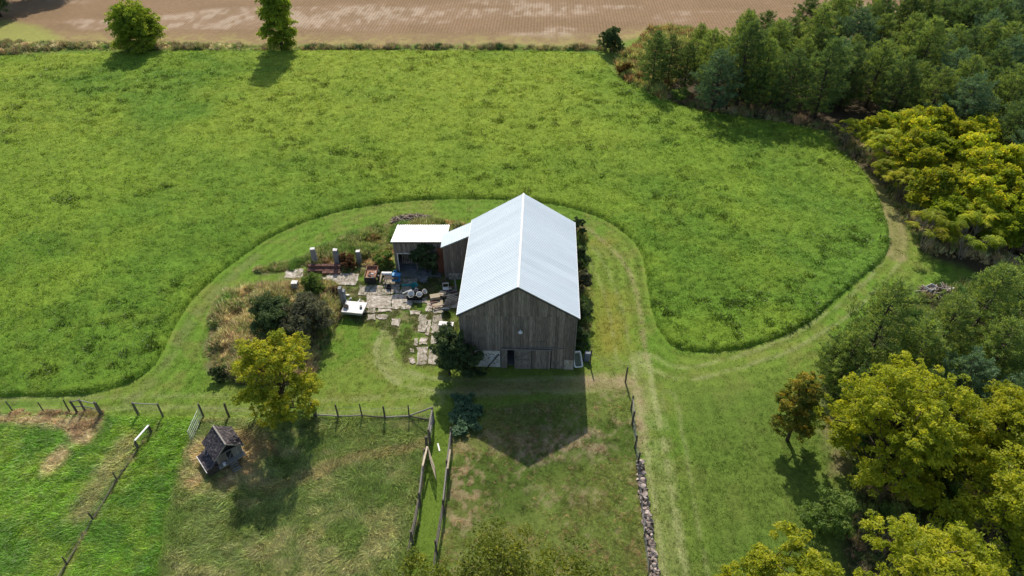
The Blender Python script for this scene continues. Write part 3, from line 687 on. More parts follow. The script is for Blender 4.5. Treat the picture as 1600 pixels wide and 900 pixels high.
def pine_tree(h, R_, seed, leafmat, barkmat, wh=.75, nb=6, base=.12, dens=1.0, needle=.30):
    r = np.random.default_rng(seed); limbs = [(bent((0, 0, -.1), (r.normal(0, .2), r.normal(0, .2), h * .97), r, .015, 6), [.022 * h * (1 - .93 * i / 6) for i in range(7)])]
    cent = []; dirs = []; z = h * base
    while z < h * .985:
        t = max(0.0, (z / h - base) / (1 - base))
        prof = min(1, .55 + 1.3 * t) * (1 - t ** 1.85) ** .85 + .06
        m = nb if t < .85 else 4; a0 = r.uniform(0, 6.28)
        for k in range(m):
            a = a0 + 2 * math.pi * k / m + r.normal(0, .22); L_ = R_ * prof * r.uniform(.6, 1.15)
            rise = L_ * (.12 + .5 * t) * r.uniform(.5, 1.3)
            e = np.array([math.cos(a) * L_, math.sin(a) * L_, z + rise])
            limbs.append(([(0, 0, z), tuple(np.array([0, 0, z]) * .5 + e * .5 - np.array([0, 0, .06 * L_])), tuple(e)], [.05 * (1 - t) + .02, .03, .012]))
            ns = max(3, int(L_ / .30 * dens))
            for j in range(ns):
                q = .28 + .72 * (j + r.uniform()) / ns
                p = np.array([0, 0, z]) * (1 - q) + e * q
                side = r.normal(0, .26 * L_ * (1.15 - q) + .08); p = p + np.array([-math.sin(a) * side, math.cos(a) * side, abs(r.normal(0, .10)) + .12 * (q > .8)])
                cent.append(p); dirs.append((math.cos(a), math.sin(a), .55))
        z += wh * r.uniform(.75, 1.25) * (1 - .35 * t)
    cent.append(np.array([0, 0, h])); dirs.append((0, 0, 1.))
    cent = np.array(cent); dirs = np.array(dirs); nper = 26
    n = len(cent) * nper; p = np.repeat(cent, nper, 0) + r.normal(0, .11, (n, 3))
    d = np.repeat(dirs, nper, 0) * .8 + r.normal(0, .62, (n, 3)); d[:, 2] += .2; d /= np.linalg.norm(d, axis=1)[:, None]
    s = np.cross(d, r.normal(size=(n, 3))); s /= np.linalg.norm(s, axis=1)[:, None]
    Ln = needle * r.uniform(.6, 1.2, n)[:, None]; W = .042
    v = np.stack([p - s * W * .5, p + d * Ln * .5 - s * W, p + d * Ln, p + d * Ln * .5 + s * W], 1).reshape(-1, 3)
    f = np.arange(n * 4).reshape(n, 4)
    tone = np.clip(.6 * np.repeat(r.uniform(0, 1, len(cent)), nper) + .4 * r.uniform(0, 1, n), 0, 1)
    cm = np_mesh('crown', v, f, leafmat, {'tone': ('FLOAT', np.repeat(tone, 4))})
    return wood_mesh('trunk', limbs, barkmat, 5), cm
def sumac_tree(h, R_, seed, leafmat, barkmat, tips=34):
    r = np.random.default_rng(seed); limbs = []; P_ = []; D_ = []; T_ = []
    ns = 4; ends = []
    for s_ in range(ns):
        a = 2 * math.pi * s_ / ns + r.normal(0, .5); b = np.array([math.cos(a) * .15, math.sin(a) * .15, -.05])
        m = np.array([math.cos(a) * R_ * .35, math.sin(a) * R_ * .35, h * .5]); limbs.append((bent(b, m, r, .1, 3), [.07, .06, .05, .04]))
        for _ in range(tips // ns):
            a2 = a + r.normal(0, .7); q = R_ * math.sqrt(r.uniform(.02, 1)); e = np.array([math.cos(a2) * q, math.sin(a2) * q, h * (1 - .34 * (q / R_) ** 2) * r.uniform(.82, 1)])
            limbs.append((bent(m, e, r, .12, 3), [.035, .03, .02, .012])); ends.append(e)
    for e in ends:
        tone = r.uniform()
        for k in range(15):
            a = r.uniform(0, 6.28); L_ = r.uniform(.4, .75); sl = r.uniform(-.25, .5)
            dr = np.array([math.cos(a), math.sin(a), 0]); sd_v = np.array([-math.sin(a), math.cos(a), 0])
            for j in range(7):
                q = .15 + .85 * j / 6; c_ = e + dr * L_ * q + np.array([0, 0, sl * q * L_ - .55 * L_ * q * q])
                for sg in (-1, 1):
                    tip = c_ + sd_v * sg * .17 + dr * .05 + np.array([0, 0, -.05 + r.normal(0, .03)])
                    w_ = dr * .042; mid = (c_ + tip) * .5
                    P_.append(np.stack([c_, mid - w_, tip, mid + w_])); T_.append(min(1, max(0, .6 * tone + .4 * r.uniform())))
    v = np.concatenate(P_); f = np.arange(len(v)).reshape(-1, 4)
    return wood_mesh('trunk', limbs, barkmat, 5), np_mesh('crown', v, f, leafmat, {'tone': ('FLOAT', np.repeat(T_, 4))})

L_ = lambda *s: list(s)
M['pine'] = mat_leaf('pine_needles', [(0, (.062, .115, .045)), (.5, (.120, .185, .062)), (1, (.25, .30, .085))], .38, .2)
M['pine_pale'] = mat_leaf('pale_pine_needles', [(0, (.11, .175, .058)), (.5, (.20, .275, .078)), (1, (.37, .42, .10))], .42, .18)  # lighter needle colours, for the light green pines
M['pine_blue'] = mat_leaf('blue_green_needles', [(0, (0.086, 0.151, 0.086)), (.5, (0.140, 0.227, 0.126)), (1, (0.216, 0.324, 0.162))], .3, .15)
M['maple'] = mat_leaf('yellow_green_leaves', [(0, (.16, .21, .022)), (.45, (.34, .38, .030)), (1, (.62, .58, .05))], .55, .1)
M['gold'] = mat_leaf('golden_leaves', [(0, (.17, .22, .028)), (.45, (.33, .37, .040)), (.8, (.54, .50, .045)), (1, (.66, .56, .06))], .5, .03)
M['orange'] = mat_leaf('russet_leaves', [(0, (.11, .16, .03)), (.55, (.24, .26, .05)), (.8, (.50, .36, .05)), (1, (.74, .44, .06))], .5, .04)
M['sumac'] = mat_leaf('sumac_leaves', [(0, (.14, .20, .020)), (.4, (.32, .38, .028)), (.75, (.54, .52, .035)), (1, (.70, .54, .04))], .5, .25)
M['sumac_g'] = mat_leaf('green_sumac_leaves', [(0, (.12, .17, .016)), (.5, (.26, .33, .022)), (1, (.44, .46, .03))], .5, .2)
M['dark'] = mat_leaf('dark_green_leaves', [(0, (0.041, 0.069, 0.027)), (.5, (0.086, 0.127, 0.047)), (1, (0.174, 0.225, 0.088))], .3, .15)
M['greyish'] = mat_leaf('dull_brown_green_leaves', [(0, (0.081, 0.085, 0.057)), (.5, (0.153, 0.153, 0.091)), (1, (0.244, 0.253, 0.143))], .3, .15)
M['willow'] = mat_leaf('light_green_leaves', [(0, (0.091, 0.154, 0.035)), (.5, (0.168, 0.252, 0.056)), (1, (0.266, 0.336, 0.084))], .45, .1)
M['poplar'] = mat_leaf('poplar_leaves', [(0, (0.160, 0.235, 0.030)), (.5, (0.281, 0.375, 0.045)), (1, (0.525, 0.562, 0.075))], .5, .1)
M['comfrey'] = mat_leaf('blue_green_leaves', [(0, (.045, .10, .045)), (.5, (.085, .16, .08)), (1, (.16, .25, .13))], .3, .1)
M['olive'] = mat_leaf('olive_leaves', [(0, (0.082, 0.112, 0.019)), (.5, (0.163, 0.204, 0.026)), (1, (0.326, 0.317, 0.036))], .45, .1)

def tree(name, meshes, xy, label, cat, rz=0, s=1.0, group=None, z=0.0):
    o = empty(name, (xy[0], xy[1], z), label, cat, group, rz); o.scale = (s, s, s) if not isinstance(s, tuple) else s
    part('trunk', meshes[0], o); part('crown', meshes[1], o); return o

# big maples at lower right, and the crowns that reach into the bottom edge
tree('maple_tree', broad_tree(10.4, 5.7, 101, M['maple'], M['bark'], 44, 34, 38, .12, base=.04, lobe_r=.27, clr=.30, gap=.14), (28.6, 32.6), 'largest yellow green leafy tree, at the lower right beside the lawn', 'tree')
tree('maple_tree', broad_tree(9.6, 4.9, 102, M['maple'], M['bark'], 32, 32, 38, .12, base=.05, lobe_r=.28, clr=.32, gap=.14), (35.6, 32.0), 'yellow green tree cut by the right edge, behind the largest one', 'tree')
tree('maple_tree', broad_tree(9.0, 4.4, 107, M['maple'], M['bark'], 14, 22, 60, .14, base=.05), (33.6, 26.2), 'darker yellow green tree in the bottom right corner', 'tree')
tree('maple_tree', broad_tree(13.2, 3.6, 103, M['maple'], M['bark'], 22, 30, 44, .11, base=.3, lobe_r=.32, clr=.34), (14.7, 17.6), 'yellow green treetop at the bottom edge, just right of the mown lawn', 'tree')
tree('maple_tree', broad_tree(13.2, 4.4, 104, M['maple'], M['bark'], 26, 32, 44, .11, base=.3, lobe_r=.30, clr=.34), (22.8, 18.2), 'wide yellow green treetop at the bottom edge, under the largest tree', 'tree')
tree('olive_tree', broad_tree(7.7, 5.8, 105, M['olive'], M['bark'], 22, 24, 46, .12, base=.2, gap=.12, lobe_r=.34), (.9, 19.6), 'low olive green crown spreading along the bottom edge below the paddock', 'tree')
tree('olive_tree', broad_tree(6.9, 3.5, 106, M['olive'], M['bark'], 11, 20, 46, .12, base=.25, gap=.15), (-5.2, 19.6), 'smaller olive green crown at the bottom edge, at the foot of the fenced lane', 'tree')
# yard tree, small russet tree
tree('ash_tree', broad_tree(8.9, 3.7, 110, M['gold'], M['bark'], 34, 22, 40, .12, base=.05, gap=.12, lobe_r=.28, clr=.36), G(450, 648), 'golden leafed tree at the paddock fence, left of the barnyard', 'tree')
tree('maple_sapling', broad_tree(7.4, 1.9, 111, M['orange'], M['bark'], 18, 22, 46, .11, base=.14, clr=.42, taperc=.15, lobe_r=.52), G(1230, 688), 'small dark tree with orange top leaves, alone on the lawn', 'tree')
# far trees on the hedge line
tree('poplar_tree', broad_tree(15.5, 3.2, 112, M['poplar'], M['bark'], 36, 24, 44, .2, base=.0, clr=.75, taperc=.35), G(442, 79), 'tall narrow leafy tree on the hedge line, its top cut by the frame', 'tree')
tree('round_tree', broad_tree(8.2, 4.2, 113, M['poplar'], M['bark'], 44, 24, 44, .16, base=.0, clr=.6, lobe_r=.36), G(222, 79), 'round bushy yellow green tree on the hedge line at the left', 'tree')
tree('round_bush', broad_tree(4.5, 2.3, 114, M['dark'], M['bark'], 14, 20, 40, .14, base=.02, clr=.5), G(953, 82), 'round dark green bush standing alone on the far hedge line', 'bush')
dk = broad_tree(12, 4.5, 115, M['dark'], M['bark'], 16, 22, 44, .2, base=.1, clr=.8)
for i, (q, s) in enumerate([((2, 26), .9), ((-35, 42), 1.1), ((-75, 66), .8), ((45, -4), 1.3), ((95, -14), 1.25), ((-15, -25), 1.15), ((170, -40), .85)]):
    tree('dark_tree', dk, G(*q), 'dark tree shading the field corner at the top left' if i > 1 else ['dark tree at the upper left corner, nearest the ploughed field', 'dark tree cut by the left edge near the far hedge line'][i], 'tree', i * 1.3, s, 'dark trees at the upper left corner' if i > 1 else None)

# bushes
tree('barn_shrub', broad_tree(5.3, 1.75, 120, M['dark'], M['bark'], 20, 20, 60, .10, base=.03, clr=.42), (-5.6, 43.0), 'dark green shrub at the left front corner of the barn', 'shrub')
tree('barn_shrub', broad_tree(3.8, 1.35, 121, M['dark'], M['bark'], 8, 18, 56, .10, base=.03, clr=.4), (-3.75, 42.6), 'dark shrub against the barn front, beside the whitewashed panel', 'shrub')
tree('yard_bush', broad_tree(4.2, 2.5, 122, M['dark'], M['bark'], 15, 22, 56, .11, base=.02, clr=.5, stems=3), G(430, 522), 'dark green bush behind the golden tree, left of its brownish twin', 'bush')
tree('yard_bush', broad_tree(4.3, 2.6, 123, M['greyish'], M['bark'], 15, 22, 56, .10, base=.02, clr=.5, stems=3), G(484, 520), 'dull brownish green bush just left of the white trailer', 'bush')
tree('willow_bush', broad_tree(2.7, 1.45, 124, M['willow'], M['bark'], 9, 18, 50, .09, base=.02, clr=.38, stems=3), G(489, 462), 'light green feathery bush beside the reddish blocks', 'bush')
tree('small_bush', broad_tree(1.2, .9, 125, M['dark'], M['bark'], 6, 14, 40, .09, base=.02, clr=.3), G(347, 590), 'small dark bush at the lower left tip of the weedy island', 'bush')
tree('shed_bush', broad_tree(3.9, 1.8, 126, M['dark'], M['bark'], 10, 18, 50, .11, base=.05, clr=.42, gap=.15), G(668, 426), 'dark leafy bush growing in front of the long shed', 'bush')
tree('small_bush', broad_tree(1.7, 1.2, 127, M['willow'], M['bark'], 6, 14, 40, .10, base=.02, clr=.36), G(602, 414), 'green weedy bush at the left end of the long shed', 'bush')
for q, s, lb in (((903, 372), 1.0, 'dark shrub against the right barn wall, farthest back'), ((908, 420), 1.1, 'dark shrub against the right barn wall, second from the back'),
                 ((911, 462), 1.25, 'dark shrub against the right barn wall, halfway along'), ((911, 505), 1.15, 'dark shrub against the right barn wall, near the front corner'), ((908, 543), .9, 'dark shrub at the right front corner of the barn, behind the bathtub')):
    tree('wall_shrub', broad_tree(2.6, .95, 130 + int(s * 20), M['dark'] if s != 1.25 else M['greyish'], M['bark'], 7, 16, 44, .10, base=.02, clr=.36), (G(q[0], q[1])[0] - .15, G(q[0], q[1])[1]), lb, 'shrub', s * 7, s, None)
tree('rusty_bush', broad_tree(2.2, 1.6, 140, mat_leaf('rusty_leaves', [(0, (.07, .06, .02)), (1, (.26, .14, .04))], .4), M['bark'], 6, 14, 40, .14, base=.02, clr=.45), G(975, 118), 'low rusty orange bush at the left tip of the pine wood', 'bush')
tree('rusty_bush', broad_tree(2.0, 1.8, 141, M['willow'], M['bark'], 6, 14, 40, .14, base=.02, clr=.45), G(1062, 158), 'low yellowish bush between two pines on the wood edge', 'bush')
tree('yard_bush', broad_tree(1.4, 1.1, 142, mat_leaf('red_brown_leaves', [(0, (.07, .04, .02)), (1, (.24, .11, .055))], .4), M['bark'], 6, 14, 40, .09, base=.02, clr=.34), G(545, 414), 'reddish brown weedy bush between the concrete pillars', 'bush')
tree('yard_bush', broad_tree(1.2, .9, 143, mat_leaf('brown_leaves', [(0, (.09, .065, .035)), (1, (.30, .20, .12))], .4), M['bark'], 6, 14, 40, .09, base=.02, clr=.32), G(522, 465), 'brown dry bush at the foot of the tall leaning pillar', 'bush')
tree('lawn_shrub', broad_tree(3.4, 2.0, 144, M['willow'], M['bark'], 9, 18, 50, .10, base=.02, clr=.45), (22.9, 27.4), 'grey green shrub under the largest tree at the lawn edge', 'shrub')
# broad leaved plant at the end of the lane fence
pl = empty('leafy_plant', (*G(728, 652), 0), 'blue green large leaved plant patch in the barn shadow by the lane', 'plant')
r_ = np.random.default_rng(5); cc = r_.normal(0, 1, (60, 3)).clip(-1.7, 1.7) * np.array([.62, 1.15, .12]) + np.array([0, 0, .36]); cc[:, 2] = cc[:, 2].clip(.2, .7)
v, f, t = leaves(cc, np.full(60, .38), 30, .17, up=1.2, seed=6, squash=.5, aspect=.75)
part('foliage', np_mesh('foliage', v, f, M['comfrey'], {'tone': ('FLOAT', t)}), pl)
part('stem', wood_mesh('stem', [([(c_[0], c_[1], -.05), tuple(c_)], [.02, .01]) for c_ in cc[::2]], M['bark'], 4), pl, kind='stuff')

# pine wood at upper right
PINE = [pine_tree(11.0, 3.9, 201, M['pine'], M['bark']), pine_tree(10.2, 4.1, 202, M['pine'], M['bark'], wh=.8), pine_tree(11.2, 3.9, 203, M['pine_pale'], M['bark'], wh=.8), pine_tree(9.6, 4.2, 204, M['pine_blue'], M['bark'], wh=.85), pine_tree(10.4, 4.0, 205, M['pine_pale'], M['bark'], wh=.8)]
front = [((1018, 137), 0, .80, 'dark pine at the left tip of the wood'), ((1042, 128), 1, .72, 'slim dark pine second from the left tip of the wood'), ((1068, 142), 0, .68, 'short dark pine behind the yellowish bush on the wood edge'),
         ((1112, 176), 3, .98, 'blue green pine on the wood edge with boughs to the ground'), ((1150, 166), 0, 1.12, 'tall dark pine right of the blue green one'), ((1180, 172), 2, .95, 'thin topped pine with light showing between its boughs'),
         ((1222, 180), 1, .95, 'dark pine standing third from the yellow sumacs'), ((1272, 186), 0, 1.05, 'broad dark pine with drooping boughs left of the yellow sumacs'), ((1085, 112), 2, .7, 'small pine at the back left of the wood by the ploughed field'),
         ((1200, 120), 1, .9, 'dark pine rising against the ploughed field, left of the gap'), ((1310, 172), 1, .95, 'dark pine directly behind the leftmost yellow sumac'), ((1480, 236), 3, 1.1, 'large grey green pine leaning over the yellow sumacs'),
         ((1590, 300), 3, 1.0, 'grey green pine at the right edge above the sumacs')]
done = []
for (q, k, s, lb) in front:
    p = G(*q); done.append(p); tree('pine_tree', PINE[k], p, lb, 'tree', random.uniform(0, 6), (s * 1.0, s * 1.0, s))
FB = GP([(1040, 130), (1060, 108), (1150, 100), (1240, 75), (1370, 55), (1450, 45), (1600, 40), (1690, 60), (1690, 320), (1640, 310), (1560, 275), (1480, 235), (1420, 222), (1330, 185), (1270, 178), (1120, 165)])
lo, hi = FB.min(0), FB.max(0); proto = {}
ncount = 0
for _ in range(9000):
    p = (random.uniform(lo[0], hi[0]), random.uniform(lo[1], hi[1]))
    if poly_sd(FB, np.array([p[0]]), np.array([p[1]]))[0] < 0: continue
    if min((p[0] - a) ** 2 + (p[1] - b) ** 2 for a, b in done) < 4.3 ** 2: continue
    done.append(p); k = random.choice([0, 1, 2, 2, 4, 4, 3, 0]); s = random.uniform(.72, 1.08)
    # where it stands, as one would point it out
    ppx = 800 + p[0] * (F / (p[1] * CP + 37 * SP)); ppy = 450 + F * (37 * CP - p[1] * SP) / (p[1] * CP + 37 * SP)
    hue = {0: 'dark green', 1: 'dark green', 2: 'light green', 4: 'light green', 3: 'blue grey'}[k]
    zx = 'left end' if ppx < 1200 else 'left half' if ppx < 1330 else 'middle' if ppx < 1450 else 'right half' if ppx < 1550 else 'right end'
    zy = 'backmost rows' if ppy < 30 else 'back rows' if ppy < 70 else 'middle rows' if ppy < 115 else 'front rows'
    lb = '%s pine at the %s of the wood, in the %s' % (hue, zx, zy); gp = '%s pines, %s, %s' % (hue, zx, zy)
    if k not in proto: proto[k] = tree('pine_tree', PINE[k], p, lb, 'tree', 0, s, gp)
    else:
        o_ = copy_tree(proto[k], (p[0], p[1], 0), random.uniform(0, 6.28), (s * random.uniform(.9, 1.15), s * random.uniform(.9, 1.15), s)); o_['label'] = lb; o_['group'] = gp
    ncount += 1
# lower wood of younger pines at right
low = [((1292, 594), 1, .52, 'dark bushy pine at the far left tip of the lower wood'), ((1337, 600), 2, 1.0, 'tall thin topped young pine nearest the meadow corner'), ((1303, 612), 4, .66, 'low bushy pine at the lawn edge behind the small russet tree'), ((1335, 655), 1, .6, 'dark low pine just above the largest leafy tree'),
       ((1398, 618), 4, .82, 'mid green pine right of the tall thin topped one'), ((1438, 596), 2, .85, 'mid green pine below the rubble heap'), ((1468, 655), 3, .78, 'pale blue green pine behind the largest leafy tree'),
       ((1412, 672), 1, .66, 'short dark pine in the hollow behind the largest leafy tree'), ((1515, 622), 4, .85, 'mid green pine at the right edge, lower wood'), ((1492, 562), 2, .95, 'light green pine with a visible trunk near the right edge'),
       ((1560, 540), 4, 1.0, 'tall light pine cut by the right edge below the sumacs'), ((1500, 535), 4, .62, 'bushy light pine right of the rubble heap'), ((1550, 690), 3, .78, 'grey green pine cut by the right edge behind the leafy trees'),
       ((1372, 668), 0, .6, 'small dark pine between the low bushy pine and the leafy tree'), ((1600, 610), 1, .9, 'dark pine beyond the right edge of the lower wood')]
for (q, k, s, lb) in low:
    tree('young_pine', PINE[k], G(*q), lb, 'tree', random.uniform(0, 6), (s * .95, s * .95, s))
# sumacs
SU = [sumac_tree(4.8, 2.3, 301, M['sumac'], M['bark_pale']), sumac_tree(5.2, 2.5, 302, M['sumac_g'], M['bark_pale']), sumac_tree(5.6, 2.4, 303, M['sumac'], M['bark_pale'], 30), broad_tree(6.4, 2.9, 304, M['sumac'], M['bark_pale'], 16, 18, 40, .17, base=.25, stems=3, lobe_r=.36), broad_tree(6.0, 2.8, 305, M['sumac_g'], M['bark_pale'], 15, 18, 40, .17, base=.25, stems=3, lobe_r=.36)]
sd1 = [((1318, 226), 0, .85, 'leftmost yellow sumac, under the pines'), ((1402, 318), 2, .95, 'yellow sumac leaning over the tan path'), ((1440, 392), 0, 1.1, 'yellow sumac with bare stems showing at the bend of the path'),
       ((1500, 405), 1, 1.1, 'green sumac in the front row nearest the rubble heap'), ((1380, 290), 0, .9, 'bright yellow sumac where the path narrows')]
sdone = []
for q, k, s, lb in sd1:
    p = G(*q); sdone.append(p); tree('sumac_tree', SU[k], p, lb, 'tree', random.uniform(0, 6), s)
# the thicket behind them
lo, hi = SUMAC.min(0), SUMAC.max(0); sp_ = {}
for _ in range(5000):
    p = (random.uniform(lo[0], hi[0]), random.uniform(lo[1], hi[1]))
    if poly_sd(SUMAC, np.array([p[0]]), np.array([p[1]]))[0] < .2: continue
    if min((p[0] - a) ** 2 + (p[1] - b) ** 2 for a, b in sdone) < 2.7 ** 2: continue
    sdone.append(p); k = random.choice([0, 2, 2, 3, 3, 3, 1, 4]); s = random.uniform(.85, 1.25)
    ppx = 800 + p[0] * (F / (p[1] * CP + 41 * SP)); ppy = 450 + F * (41 * CP - p[1] * SP) / (p[1] * CP + 41 * SP)
    hue = 'green' if k in (1, 4) else 'yellow'; zx = 'left end under the pines' if ppx < 1400 else 'middle' if ppx < 1500 else 'right side by the frame edge'
    zy = 'upper' if ppy < 220 else 'central' if ppy < 300 else 'lower'
    lb = '%s leafed sumac in the %s part of the thicket, %s' % (hue, zy, zx); gp = '%s sumacs, %s, %s' % (hue, zy, zx)
    if k not in sp_: sp_[k] = tree('sumac_tree', SU[k], p, lb, 'tree', 0, s, gp)
    else: o_ = copy_tree(sp_[k], (p[0], p[1], 0), random.uniform(0, 6.28), (s, s, s)); o_['label'] = lb; o_['group'] = gp
print('pines', ncount, 'sumacs', len(sdone))

# ------------------------------------------------------------ the barn (local x across the front, y into depth)
BR = R(-2.5); BW, BL, EH, RH = 10.1, 14.3, 6.45, 9.6; HWD = BW / 2
barn = empty('barn', (.52, 43.85, 0), 'large weathered wooden barn with a pale ribbed metal gable roof', 'barn', rz=BR)
def gz(x): return EH + (RH - EH) * (1 - abs(x) / HWD) - .06
def board(parent, x0, x1, z0, zfun, y, t=.03, axis='x', mat=None, name='board', zb=None):
    """one vertical board; its head follows zfun"""
    za, zb_ = zfun(x0), zfun(x1); mb = MB(); b0 = z0
    if axis == 'x': vs = [(x0, y, b0), (x1, y, b0), (x1, y + t, b0), (x0, y + t, b0), (x0, y, za), (x1, y, zb_), (x1, y + t, zb_), (x0, y + t, za)]
    else: vs = [(y, x0, b0), (y, x1, b0), (y + t, x1, b0), (y + t, x0, b0), (y, x0, za), (y, x1, zb_), (y + t, x1, zb_), (y + t, x0, za)]
    mb.add(vs, [(3, 2, 1, 0), (4, 5, 6, 7), (0, 1, 5, 4), (1, 2, 6, 5), (2, 3, 7, 6), (3, 0, 4, 7)])
    return part(name, mb.mesh('board', mat or M['wood']), parent)
nb_ = 40; bw = BW / nb_
DX0, DX1, DZ = -1.55, 3.05, 2.42          # door bay
for i in range(nb_):
    x0 = -HWD + i * bw; x1 = x0 + bw - random.choice([.006, .01, .018]); j = random.uniform(-.03, .03)
    board(barn, x0, x1, 6.28 + j + (.06 if i > 16 else -.02), gz, -.085 - random.uniform(0, .012))
    mid = (x0 + x1) / 2
    lowz = .02
    if DX0 < mid < DX1: lowz = DZ
    elif -4.0 < mid < DX0: lowz = 2.05
    elif mid > 4.2: lowz = 1.2
    board(barn, x0, x1, lowz + random.uniform(0, .03), lambda q, j=j: 6.33 + j * .5, -.02 - random.uniform(0, .014))
for i in range(nb_):
    x0 = -HWD + i * bw; board(barn, x0, x0 + bw - .01, .02, gz, BL, .03)
ns_ = 57; sw = (BL - .08) / ns_
for sgn in (-1, 1):
    for i in range(ns_):
        y0 = .02 + i * sw; yy_ = HWD - .035 if sgn > 0 else -HWD + .005
        board(barn, y0, y0 + sw - .01, .6, lambda q: EH - .03, yy_ - random.uniform(0, .01) * sgn, .03, axis='y')
for sx in (-1, 1):
    mb = MB().box((sx * (HWD - .16), BL / 2, .29), (.26, BL - .1, .58)); part('foundation_wall', mb.mesh('foundation', M['concrete_grey']), barn)
# inner timber frame seen through the open door
mb = MB()
for yy_ in (.35, 4.8, 9.4, 13.9):
    for xx_ in (-4.8, -1.7, 1.7, 4.8): mb.box((xx_, yy_, 3.1), (.2, .2, 6.2))
    mb.box((0, yy_, 6.1), (9.8, .2, .2))
part('timber_frame', mb.mesh('frame', M['wood_dark']), barn)
part('barn_floor', MB().box((0, BL / 2, .03), (9.5, BL - .6, .05)).mesh('floor', M['concrete_grey']), barn)
# doors hung from a rail
def plank_door(x0, x1, brace, y=-.13):
    w_ = x1 - x0; d = part('sliding_door', MB().box(((x0 + x1) / 2, y + .02, 1.2), (w_ - .02, .03, 2.24)).mesh('door', M['wood']), barn)
    n = max(2, round(w_ / .2))
    for i in range(n):
        a = x0 + w_ * i / n
        part('board', MB().box((a + w_ / n / 2, y - .012, 1.2), (w_ / n - .012, .028, 2.3)).mesh('board', M['wood']), d)
    if brace:
        q = M['wood_grey']
        for a, b in (((x0 + .05, y - .05, .12), (x1 - .05, y - .05, .12)), ((x0 + .05, y - .05, 1.2), (x1 - .05, y - .05, 1.2)), ((x0 + .05, y - .05, 2.26), (x1 - .05, y - .05, 2.26)),
                     ((x0 + .08, y - .085, 1.27), (x1 - .08, y - .085, 2.2)), ((x0 + .08, y - .085, 1.13), (x1 - .08, y - .085, .2)), ((x0 + .07, y - .05, .2), (x0 + .07, y - .05, 2.2)), ((x1 - .07, y - .05, .2), (x1 - .07, y - .05, 2.2))):
            part('brace', MB().bar(a, b, .03, .11).mesh('brace', q), d)
    return d
plank_door(-1.5, -.93, True); plank_door(-.32, 1.22, True); plank_door(1.24, 2.95, False, -.10)
part('door_rail', MB().box((.78, -.20, 2.48), (4.5, .10, .09)).mesh('rail', M['wood_grey']), barn)
part('door_rail', MB().box((1.9, -.09, 2.66), (3.3, .06, .07)).mesh('rail', M['wood_grey']), barn)
part('door_rail', MB().box((3.85, -.09, 2.60), (.9, .05, .06)).mesh('rail', M['wood_grey']), barn)
# whitewashed masonry left of the doors, pale block at right
wp = part('whitewashed_wall', MB().box((-2.75, .05, 1.03), (2.35, .16, 2.04)).mesh('wall', M['dirty_white']), barn)
for i in range(17):
    a = (random.uniform(-3.7, -1.9), -.036, random.uniform(.5, 1.8)); part('painted_hole', MB().box(a, (random.uniform(.06, .22), .012, random.uniform(.03, .07)), (0, random.uniform(-.3, .3), 0)).mesh('painted_hole', M['black']), wp)  # black plates: the dark inside the holes, put in as colour
part('leaning_pole', MB().tube([(-2.9, -.45, .05), (-1.7, -.08, 1.7)], .05, 6).mesh('pole', M['wood_dark']), barn)
part('block_wall', MB().box((4.62, .03, .6), (.84, .18, 1.18)).mesh('wall', M['concrete']), barn, label='pale concrete patch at the barn front corner')
# trim
for sx in (-1, 1):
    part('corner_board', MB().box((sx * (HWD + .012), -.075, 3.1), (.05, .10, 6.2)).mesh('trim', M['wood_grey']), barn)
    a = Vector((0, -.24, RH - .03)); b = Vector((sx * (HWD + .20), -.24, EH - .03 - .20 * (RH - EH) / HWD))
    part('rake_board', MB().bar(a, b, .04, .17).mesh('trim', M['wood_dark']), barn)
for a, b in (((-2.2, -.06, 3.6), (-2.2, -.06, 4.2)), ((-1.9, -.06, 3.2), (-1.9, -.06, 4.0))):
    part('patch_board', MB().bar(a, b, .16, .03).mesh('patch', M['wood_grey']), barn)
for a, b in (((1.1, -.06, 3.35), (2.5, -.06, 3.35)), ((2.5, -.06, 3.3), (2.5, -.06, 4.3)), ((3.4, -.06, 2.7), (3.4, -.06, 5.8)), ((4.0, -.06, 2.7), (4.0, -.06, 6.0))):
    part('batten', MB().bar(a, b, .05, .03).mesh('batten', M['wood']), barn)
# yard lamp
lm = part('lamp', MB().tube([(.22, -.05, 5.0), (.22, -.35, 5.15), (.22, -.45, 4.98)], .02, 6).mesh('lamp_arm', M['grey_metal']), barn, label='small white yard lamp on the barn front')
part('lamp_shade', MB().lathe([(.05, .0), (.07, -.08), (.21, -.18), (.22, -.20), (.19, -.20)], (.22, -.45, 5.0)).mesh('shade', M['white'], True), lm)
part('lamp_bulb', MB().lathe([(.05, -.16), (.12, -.24), (.11, -.31), (.03, -.35)], (.22, -.45, 5.0)).mesh('bulb', M['glass'], True), lm)
